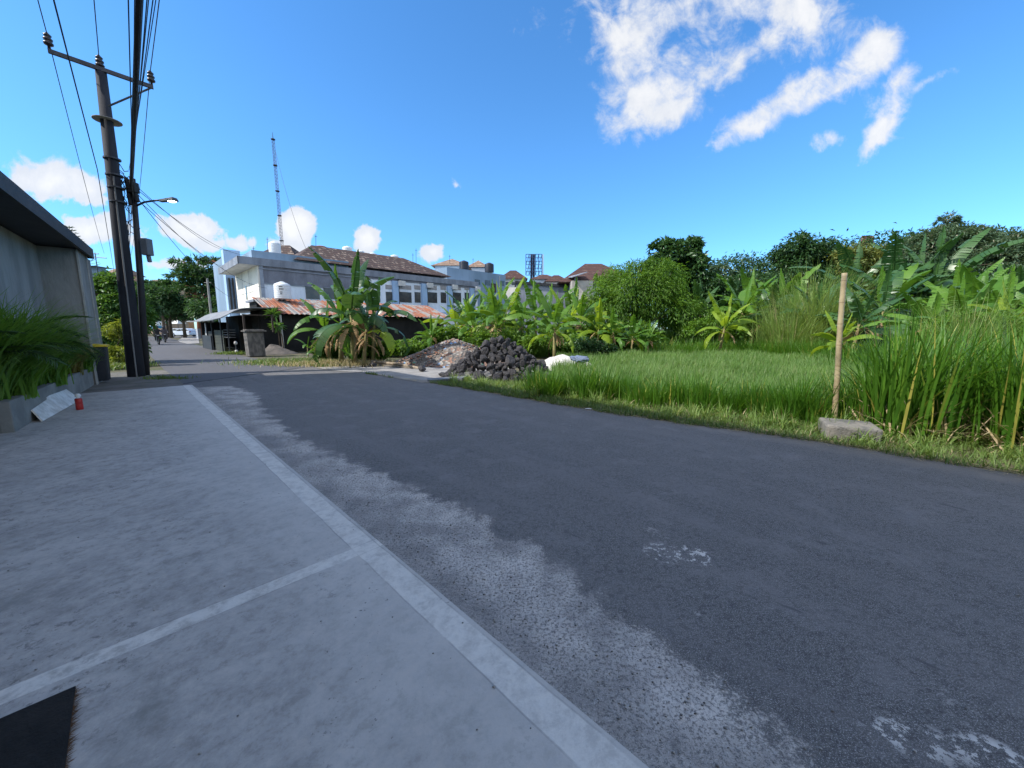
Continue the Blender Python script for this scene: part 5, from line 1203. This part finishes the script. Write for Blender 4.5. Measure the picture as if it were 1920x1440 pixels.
def banana(root, x, y, z0, H, nl, rng, mat=L_BAN, split=False, dead=3, tat=.5, Ls=None, young=False, spread=1.0, yel=0):
    sh = H*.55; lean = rng.normal(0, .12, 2)
    b = MB(); b.tube([(x, y, z0-.03), (x+lean[0]*.3, y+lean[1]*.3, z0+sh*.4), (x+lean[0], y+lean[1], z0+sh)], [.13*H/4, .10*H/4, .055*H/4], 10); b.build('stem', PSTEM, root, True)
    top = np.array([x+lean[0], y+lean[1], z0+sh]); parts = []; a0 = rng.uniform(0, 6.28)
    for i in range(nl):
        f = i/max(1, nl-1); az = a0+i*2.4+rng.normal(0, .25)
        el = (1.45-f*1.15)+rng.normal(0, .08); arch = (.5+f*1.6)*spread+rng.normal(0, .15); L = H*.64*rng.uniform(.85, 1.12)*(1 if i else .85)
        if i == 0: arch = .1
        lf = ban_leaf(top-np.array([0, 0, .12*i*H/8]), az, L, el, max(.1, arch), (.29 if i else .18)*L*rng.uniform(.85, 1.1), rng, tat)
        if split: npmesh('leaf', lf[0], lf[1], L_BANY if (yel and i >= nl-yel) else mat, root, lf[2])
        else: parts.append((lf, i))
    if parts:
        ga = [p for p, i in parts if not (yel and i >= nl-yel)]; gb = [p for p, i in parts if yel and i >= nl-yel]
        V, F, r = merge(ga); npmesh('leaves', V, F, mat, root, r)
        if gb: V, F, r = merge(gb); npmesh('yellow_leaves', V, F, L_BANY, root, r)
    dp = []
    for i in range(dead):
        az = rng.uniform(0, 6.28); lf = ban_leaf(top-np.array([0, 0, .12+.11*i*H/4]), az, H*.30*rng.uniform(.6, 1.2), -.35, 1.1+rng.uniform(0, .35), .2*H*.3, rng, .9, 12); dp.append(lf)
    if dp: V, F, r = merge(dp); npmesh('dead_leaves', V, F, DEAD, root, r)
rgB = np.random.default_rng(42)
# hero clump by the apron: separate plants, leaves as parts
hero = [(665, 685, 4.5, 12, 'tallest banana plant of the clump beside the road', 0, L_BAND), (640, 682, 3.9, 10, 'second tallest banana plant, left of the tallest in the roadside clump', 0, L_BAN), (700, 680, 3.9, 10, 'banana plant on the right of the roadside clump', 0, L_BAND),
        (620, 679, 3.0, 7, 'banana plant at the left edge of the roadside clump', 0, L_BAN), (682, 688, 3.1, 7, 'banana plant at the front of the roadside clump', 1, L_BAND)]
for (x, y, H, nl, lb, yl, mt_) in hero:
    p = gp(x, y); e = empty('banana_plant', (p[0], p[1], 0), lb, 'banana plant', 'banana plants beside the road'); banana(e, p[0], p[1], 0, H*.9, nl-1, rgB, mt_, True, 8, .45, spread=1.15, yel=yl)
for (x, y, H, lb) in [(578, 672, 1.1, 'banana sucker left of the roadside clump'), (657, 690, .9, 'small banana sucker at the front of the clump'), (598, 676, .8, 'tiny banana sucker left of the clump')]:
    p = gp(x, y); e = empty('banana_plant', (p[0], p[1], 0), lb, 'banana plant', 'banana plants beside the road'); banana(e, p[0], p[1], 0, H, 4, rgB, L_BAN, False, 0, .1)
# protos for the rest
PR = []
def proto(H, nl, mat, dead, tat, yel=0, sp=1.0):
    e = empty('banana_plant', (0, 0, 0), 'x', 'banana plant'); banana(e, 0, 0, 0, H, nl, rgB, mat, False, dead, tat, yel=yel, spread=sp); PR.append(e); return e
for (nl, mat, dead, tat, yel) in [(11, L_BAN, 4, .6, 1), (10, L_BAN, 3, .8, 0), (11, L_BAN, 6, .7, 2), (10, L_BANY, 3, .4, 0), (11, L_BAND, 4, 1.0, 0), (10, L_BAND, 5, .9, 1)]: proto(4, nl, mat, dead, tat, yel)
used = set()
BN = [ (1640, 22, 5.0, 0, 'green banana plant leaning over the gap right of the bamboo pole'), (1780, 20, 5.6, 1, 'green banana plant below the wispy tree'), (1460, 30, 6.2, 0, 'banana plant in front of the round crowned tree'), (1850, 15, 4.0, 1, 'green banana plant in the middle of the right stand'), (1370, 30, 5.6, 4, 'dark banana plant above the lone young one'), (1070, 26, 4.0, 1, 'banana plant before the bare stair wall'), (965, 25, 4.3, 0, 'banana plant before the small brown roofs'),
 # px, D, height, proto, label
 (808, 22, 2.3, 1, 'small banana plant right of the rusty roof'), (862, 24, 3.6, 3, 'bright banana plant at the left end of the banana row'), (885, 22, 3.3, 0, 'banana plant behind the left side of the boulder pile'),
 (925, 21, 3.6, 2, 'banana plant with hanging dead leaves behind the boulder pile'), (952, 23, 4.0, 3, 'pale banana plant behind the crest of the boulder pile'), (905, 25, 3.9, 1, 'banana plant behind the pale one at the left of the row'), (980, 22, 3.4, 0, 'banana plant right of the boulder crest'),
 (1005, 24, 4.1, 1, 'tall banana plant near the middle of the row'), (1040, 16.5, 2.6, 2, 'banana plant with bare brown stem right of the boulders'), (1060, 23, 3.5, 3, 'yellow green banana plant right of the bare stemmed one'), (1090, 22, 3.2, 0, 'banana plant left of the feathery tree'),
 (1120, 21, 2.5, 3, 'low yellow green banana plant under the feathery tree'), (1150, 20.5, 2.3, 1, 'low banana plant under the right of the feathery tree'), (1185, 20, 1.9, 0, 'low banana plant at the field corner'), (1215, 20, 1.6, 1, 'smallest banana plant at the left end of the field'),
 (875, 27, 4.6, 4, 'banana plant in front of the blue grey wall, left'), (935, 27, 4.6, 1, 'banana plant in front of the blue grey wall, right'), (1030, 26, 3.9, 0, 'banana plant before the grey walled building'),
 (1350, 21, 3.1, 3, 'young yellow green banana plant standing alone behind the field'), (1390, 25, 5.0, 0, 'banana plant behind the lone young one'), (1410, 28, 5.8, 1, 'tall banana plant left of the dark round tree'), (1440, 25, 4.8, 4, 'banana plant left of the reeds'), (1310, 26, 4.6, 4, 'banana plant in the shade of the glossy tree'),
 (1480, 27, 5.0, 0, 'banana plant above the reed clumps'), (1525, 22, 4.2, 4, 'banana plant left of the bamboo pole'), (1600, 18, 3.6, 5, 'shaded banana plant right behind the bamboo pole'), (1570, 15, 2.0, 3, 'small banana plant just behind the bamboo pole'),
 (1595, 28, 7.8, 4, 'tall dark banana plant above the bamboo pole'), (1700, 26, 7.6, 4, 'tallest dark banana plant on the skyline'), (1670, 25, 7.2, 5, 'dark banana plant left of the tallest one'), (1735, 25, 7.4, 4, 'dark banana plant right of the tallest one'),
 (1790, 12.5, 3.5, 2, 'large yellowing banana plant in the right stand'), (1740, 15, 3.8, 0, 'green banana plant left of the large yellowing one'), (1860, 13, 3.8, 2, 'large banana plant at the right with yellow leaves'), (1905, 12, 3.4, 3, 'yellow green banana plant at the right edge'),
 (1830, 17, 4.7, 0, 'banana plant behind the yellowing ones'), (1900, 18, 5.1, 4, 'dark banana plant at the right edge skyline'), (1640, 19, 4.4, 5, 'shaded banana plant between the bamboo pole and the right stand'), (1960, 14, 3.9, 1, 'banana plant cut by the right edge')]
for i, (px, D, H, k, lb) in enumerate(BN):
    src = PR[k]
    if k in used: e = copy_tree(src)
    else: e = src; used.add(k)
    a = AB(px, 640)[0]; e.location = (a*D, D, 0); s = H/4*((.92 if px < 1010 and D > 21.5 else 1.05) if px < 1250 else (.82 if px > 1690 and D < 21 else .95)); e.scale = (s, s, s*random.uniform(.92, 1.05)); e.rotation_euler = (0, 0, random.uniform(0, 6.28)); tag(e, lb, 'banana plant', 'banana plants behind the field')
# papaya-like plants at the yard corner
for i, (x, y, yt, D, lb) in enumerate([(512, 600, 583, 24, 'small palm leaved plant growing over the yard wall'), (520, 620, 605, 23.5, 'small palm leaved plant beside the white post')]):
    p = pt(x, y, D); e = empty('young_plant', (p.x, p.y, 0), lb, 'plant', 'plants at the yard'); b = MB(); b.tube([(p.x+.3, p.y, 0), (p.x+.25, p.y, p.z-.3), (p.x, p.y, pt(x, yt+6, D).z)], .035, 6); b.build('stem', BARK, e)
    n = 60; c = np.array(pt(x, yt+6, D)); Dv = unit(RG.normal(0, 1, (n, 3))*[1, 1, .6]+[0, 0, .2]); V, F, r = leafquads(np.tile(c, (n, 1))+Dv*.08, Dv, RG.uniform(.3, .55, n), .12, RG); npmesh('leaves', V, F, L_LEFT, e, r)

# ------------------------------------------------------------------ grasses
def inroad(x, y, marg=0):
    s = (y-x)*q; n = (x+y)*q
    ss = np.array([a for a, b in redge]); nn = np.array([b for a, b in redge]); return n < np.interp(s, ss, nn)+marg
def fieldpts(n, D0, D1, a0, a1, dens_pow=1.0):
    D = D0+(D1-D0)*RG.random(n)**dens_pow; a = RG.uniform(a0, a1, n); return np.stack([a*D, D, np.zeros(n)], 1)
apoly = np.array([gp(x, y) for x, y in AP])
def inpoly(P, poly):
    x, y = P[:, 0], P[:, 1]; c = np.zeros(len(P), bool); j = len(poly)-1
    for i in range(len(poly)):
        xi, yi = poly[i]; xj, yj = poly[j]; m = ((yi > y) != (yj > y)) & (x < (xj-xi)*(y-yi)/(yj-yi+1e-12)+xi); c ^= m; j = i
    return c
def clear(P, wide=.12):
    m = ~inroad(P[:, 0], P[:, 1], wide); m &= ~inpoly(P, apoly)
    for (cx, cy, rx, ry) in ((HX, HY, 1.75, 1.35), (rc[0], rc[1]+1.4, 2.3, 1.6), (wh[0]+.2, wh[1]+.5, 1.2, .7)):
        m &= ((P[:, 0]-cx)/rx)**2+((P[:, 1]-cy)/ry)**2 > 1
    return P[m]
# field
P = fieldpts(150000, 6.0, 31, .0, 1.15, 1.15); P = clear(P, 1.75)
keep = (P[:, 0] > .12*P[:, 1]-0.2) | (P[:, 1] > 20); P = P[keep]; n = len(P)
hgt = RG.uniform(.26, .5, n)*(1+.2*np.sin(P[:, 0]*1.3)*np.sin(P[:, 1]*1.1)+.22*np.sin(P[:, 0]*4.1+2*np.sin(P[:, 1]*1.7))*np.sin(P[:, 1]*3.3+P[:, 0]))
V, F, r = blades(P, RG.normal(.6, 1.3, n), hgt, .009*(1+P[:, 1]/14), RG.uniform(.0, .35, n), RG.uniform(.2, 1.1, n), RG, 3)
tag(npmesh('field_grass', V, F, L_GRASS, None, r), 'even green grass covering the field', 'grass', kind='stuff')
sheet('field', [(3.2, 5.2), (1.0, 8.5), (2.0, 15), (1.5, 33), (38, 33), (30, 6), (5.5, 4.6), (4.4, 4.2)], -.012, M('field_soil', (.06, .09, .03), (.035, .06, .018), 1, .95))
# verge: short mixed grass
s_ = RG.uniform(-6, 30, 90000); n_ = np.interp(s_, [a for a, b in redge], [b for a, b in redge])+RG.uniform(0, 1, 90000)**1.2*np.interp(s_, [-6, 2, 4, 30], [3.2, 2.2, 1.7, 1.6])-.03+.06*np.sin(s_*5)+.05*np.sin(s_*13)
P = np.stack([(n_-s_)*q, (n_+s_)*q, np.zeros(len(s_))], 1); P = P[P[:, 1] > 1]; P = P[~inpoly(P, apoly)]; P = clear(P, -.08+0*P[0, 0]); 
P = P[(P[:, 1]-P[:, 0])*q < 19]
n = len(P); V, F, r = blades(P, RG.uniform(0, 6.28, n), RG.uniform(.04, .15, n), .006*(1+P[:, 1]/14), RG.uniform(.2, 1.0, n), RG.uniform(.3, 1.4, n), RG, 3)
tag(npmesh('verge_grass', V, F, L_VERGE, None, r), 'short ragged grass along the right road edge', 'grass', kind='stuff')
sheet('verge', [SN(-8, 6.3), SN(-8, 8.5), SN(12, 8.2), SN(14, 7.0), SN(12, 5.6), SN(2, 6.0)], -.008, M('verge_soil', (.085, .095, .04), (.12, .10, .065), 2.5, .95, bump=.8, bd=.02))
# taller weeds scattered through the verge
s_ = RG.uniform(-4, 14, 260); n_ = np.interp(s_, [a for a, b in redge], [b for a, b in redge])+RG.uniform(.15, 1.2, 260); cw = np.repeat(np.arange(260), 26); n = len(cw)
P = np.stack([(n_-s_)*q, (n_+s_)*q, np.zeros(260)], 1)[cw]+RG.normal(0, .035, (n, 3))*[1, 1, 0]; P2 = P; hh = np.repeat(RG.uniform(.1, .42, 260), 26)*RG.uniform(.5, 1.1, n)
ok = ~inpoly(P, apoly) & (P[:, 1] > 1); V, F, r = blades(P[ok], RG.uniform(0, 6.28, ok.sum()), hh[ok], .011, RG.uniform(.1, .9, ok.sum()), RG.uniform(.2, 1.6, ok.sum()), RG, 4)
tag(npmesh('weeds', V, F, L_REED, None, r), 'scattered taller weeds in the right verge', 'grass', kind='stuff')
# straw litter along the verge edge
s_ = RG.uniform(-5, 12, 3500); n_ = np.interp(s_, [a for a, b in redge], [b for a, b in redge])+RG.normal(.02, .08, 3500)
P = np.stack([(n_-s_)*q, (n_+s_)*q, np.full(3500, .01)], 1); V, F, r = blades(P, RG.uniform(0, 6.28, 3500), RG.uniform(.03, .12, 3500), .005, 1.45, .1, RG, 2)
tag(npmesh('straw', V, F, STRAW, None, r), 'dry straw scattered along the right road edge', 'straw', kind='stuff')
# small weeds near left shoulder, stall and banana foot
def patch(px, py, rx, ry, n, h, mat, label, name='weeds'):
    c = gp(px, py); k = c[1]; P = np.tile([c[0], c[1], 0], (n, 1))+RG.normal(0, 1, (n, 3))*[rx, ry, 0]
    V, F, r = blades(P, RG.uniform(0, 6.28, n), RG.uniform(.4, 1.2, n)*h, .014+.0008*k, RG.uniform(.1, .8, n), RG.uniform(.3, 1.4, n), RG, 3)
    return tag(npmesh(name, V, F, mat, None, r), label, 'grass', kind='stuff')
patch(436, 664, .45, .22, 700, .22, L_VERGE, 'sunlit weeds in front of the stone pillar'); patch(570, 680, 1.1, .6, 4500, .22, L_VERGE, 'weeds at the road edge left of the banana clump')
patch(225, 690, .3, .5, 1200, .25, L_VERGE, 'weeds at the foot of the left tree'); patch(640, 683, 1.2, .6, 2500, .25, STRAW, 'dry litter under the banana clump', 'dry_litter')
patch(310, 710, .35, .12, 250, .12, L_VERGE, 'tuft at the foot of the telephone pole')
# grass clumps, each a thing
def clump(px, D, H, n, mat, label, rad, group, W_=.014, lean=.35, bend=(.2, 1.0), name='grass_clump', straw=0, y=None):
    a = AB(px, 760)[0]; x, yv = a*D, D
    e = empty(name, (x, yv, 0), label, 'grass clump', group)
    P = np.tile([x, yv, 0], (n, 1))+RG.normal(0, 1, (n, 3))*[rad, rad, 0]; az = np.arctan2(P[:, 1]-yv, P[:, 0]-x)+RG.normal(0, .6, n)
    V, F, r = blades(P, az, RG.uniform(.55, 1.1, n)*H, W_*RG.uniform(.6, 1.2, n), np.abs(RG.normal(0, lean, n)), bend[0]+(bend[1]-bend[0])*RG.random(n)**1.8, RG, 6); npmesh('blades', V, F, mat, e, r)
    if straw:
        az = RG.uniform(0, 6.28, straw); V, F, r = blades(P[:straw], az, RG.uniform(.2, .5, straw)*H, W_*.7, RG.uniform(.2, 1.2, straw), RG.uniform(.3, 1.6, straw), RG, 4); npmesh('dry_blades', V, F, STRAW, e, r)
    return e
FR = [(1010, 8.95), (1030, 8.65), (1062, 8.65), (1095, 8.35), (1125, 8.15), (1150, 7.95), (1175, 8.05), (1205, 7.65), (1232, 7.45), (1262, 7.55), (1290, 7.25), (1325, 7.05), (1355, 6.95), (1385, 6.65), (1415, 6.65), (1440, 6.45), (1470, 6.35), (1500, 6.15), (1530, 6.15), (1590, 5.85), (1615, 6.05)]
ordn = ['first', 'second', 'third', 'fourth', 'fifth', 'sixth', 'seventh', 'eighth', 'ninth', 'tenth', 'eleventh', 'twelfth', 'thirteenth', 'fourteenth', 'fifteenth', 'sixteenth', 'seventeenth', 'eighteenth', 'nineteenth']
for i, (x, D) in enumerate(FR):
    lb = ordn[i]+' grass tuft from the boulders in the row along the field front' if i < 19 else ['grass tuft just right of the bamboo pole', 'second grass tuft right of the bamboo pole'][i-19]
    clump(x, D+random.uniform(-.15, .25), random.uniform(.5, .95), random.choice([160, 240, 300]), L_TALL, lb, random.uniform(.12, .22), 'grass tufts along the field front', .017, .3, straw=25)
TG = [(1655, 5.55, 1.54), (1690, 5.35, 1.85), (1725, 5.75, 1.67), (1760, 5.15, 1.76), (1800, 5.65, 1.5), (1835, 5.25, 1.32), (1870, 5.05, 1.58), (1905, 4.75, 1.67), (1945, 4.55, 1.76), (1990, 4.45, 1.76), (1780, 6.55, 1.58), (1850, 6.35, 1.5), (1700, 6.55, 1.76), (1910, 5.95, 1.76)]
TL = ['tall grass clump nearest the bamboo pole', 'tallest grass clump at the left of the right stand', 'third tall grass clump from the bamboo pole', 'tall grass clump in the middle of the right stand', 'thinner tall grass clump right of the middle', 'lower grass clump before the right edge', 'tall grass clump with yellow base near the right edge', 'second tall grass clump from the right edge', 'tall grass clump at the right edge', 'tall grass clump beyond the right edge', 'rear tall grass clump behind the middle of the stand', 'rear grass clump behind the lower one', 'rear tall grass clump behind the tallest', 'rear tall grass clump by the right edge']
for i, (x, D, H) in enumerate(TG): clump(x, D, H, 120, L_TALL, TL[i], .13, 'tall grass clumps at the right', .032, .15, (.02, 1.5), 'tall_grass', straw=60)
RD = [(1500, 23, 5.6, 'pale reed clump left of the bamboo pole'), (1530, 22, 5.0, 'second pale reed clump left of the bamboo pole'), (1450, 22, 3.6, 'green reed clump behind the field'), (1475, 21, 2.6, 'low reed clump behind the field'), (1800, 10, 2.6, 'reed clump in front of the yellowing banana'), (1755, 11, 2.2, 'reed clump left of the yellowing banana')]
for (x, D, H, lb) in RD: clump(x, D, H, 500, L_REED, lb, .5*D/24, 'reed clumps behind the field', .03*D/20, .22, (.3, 1.8), 'reed_clump', straw=60)
BT = [(1240, 22), (1290, 21.5), (1330, 23), (1380, 22), (1420, 20.5), (1450, 20), (1480, 19.5), (1510, 19), (1540, 18.5), (1590, 16), (1630, 14), (1670, 12)]
for i, (x, D) in enumerate(BT): clump(x, D, 1.1, 700, L_TALL, ordn[i]+' bushy grass mound from the left along the back of the field', .75, 'grass mounds at the back of the field', .02, .5, (.4, 1.3))
print('objects', len(bpy.data.objects))
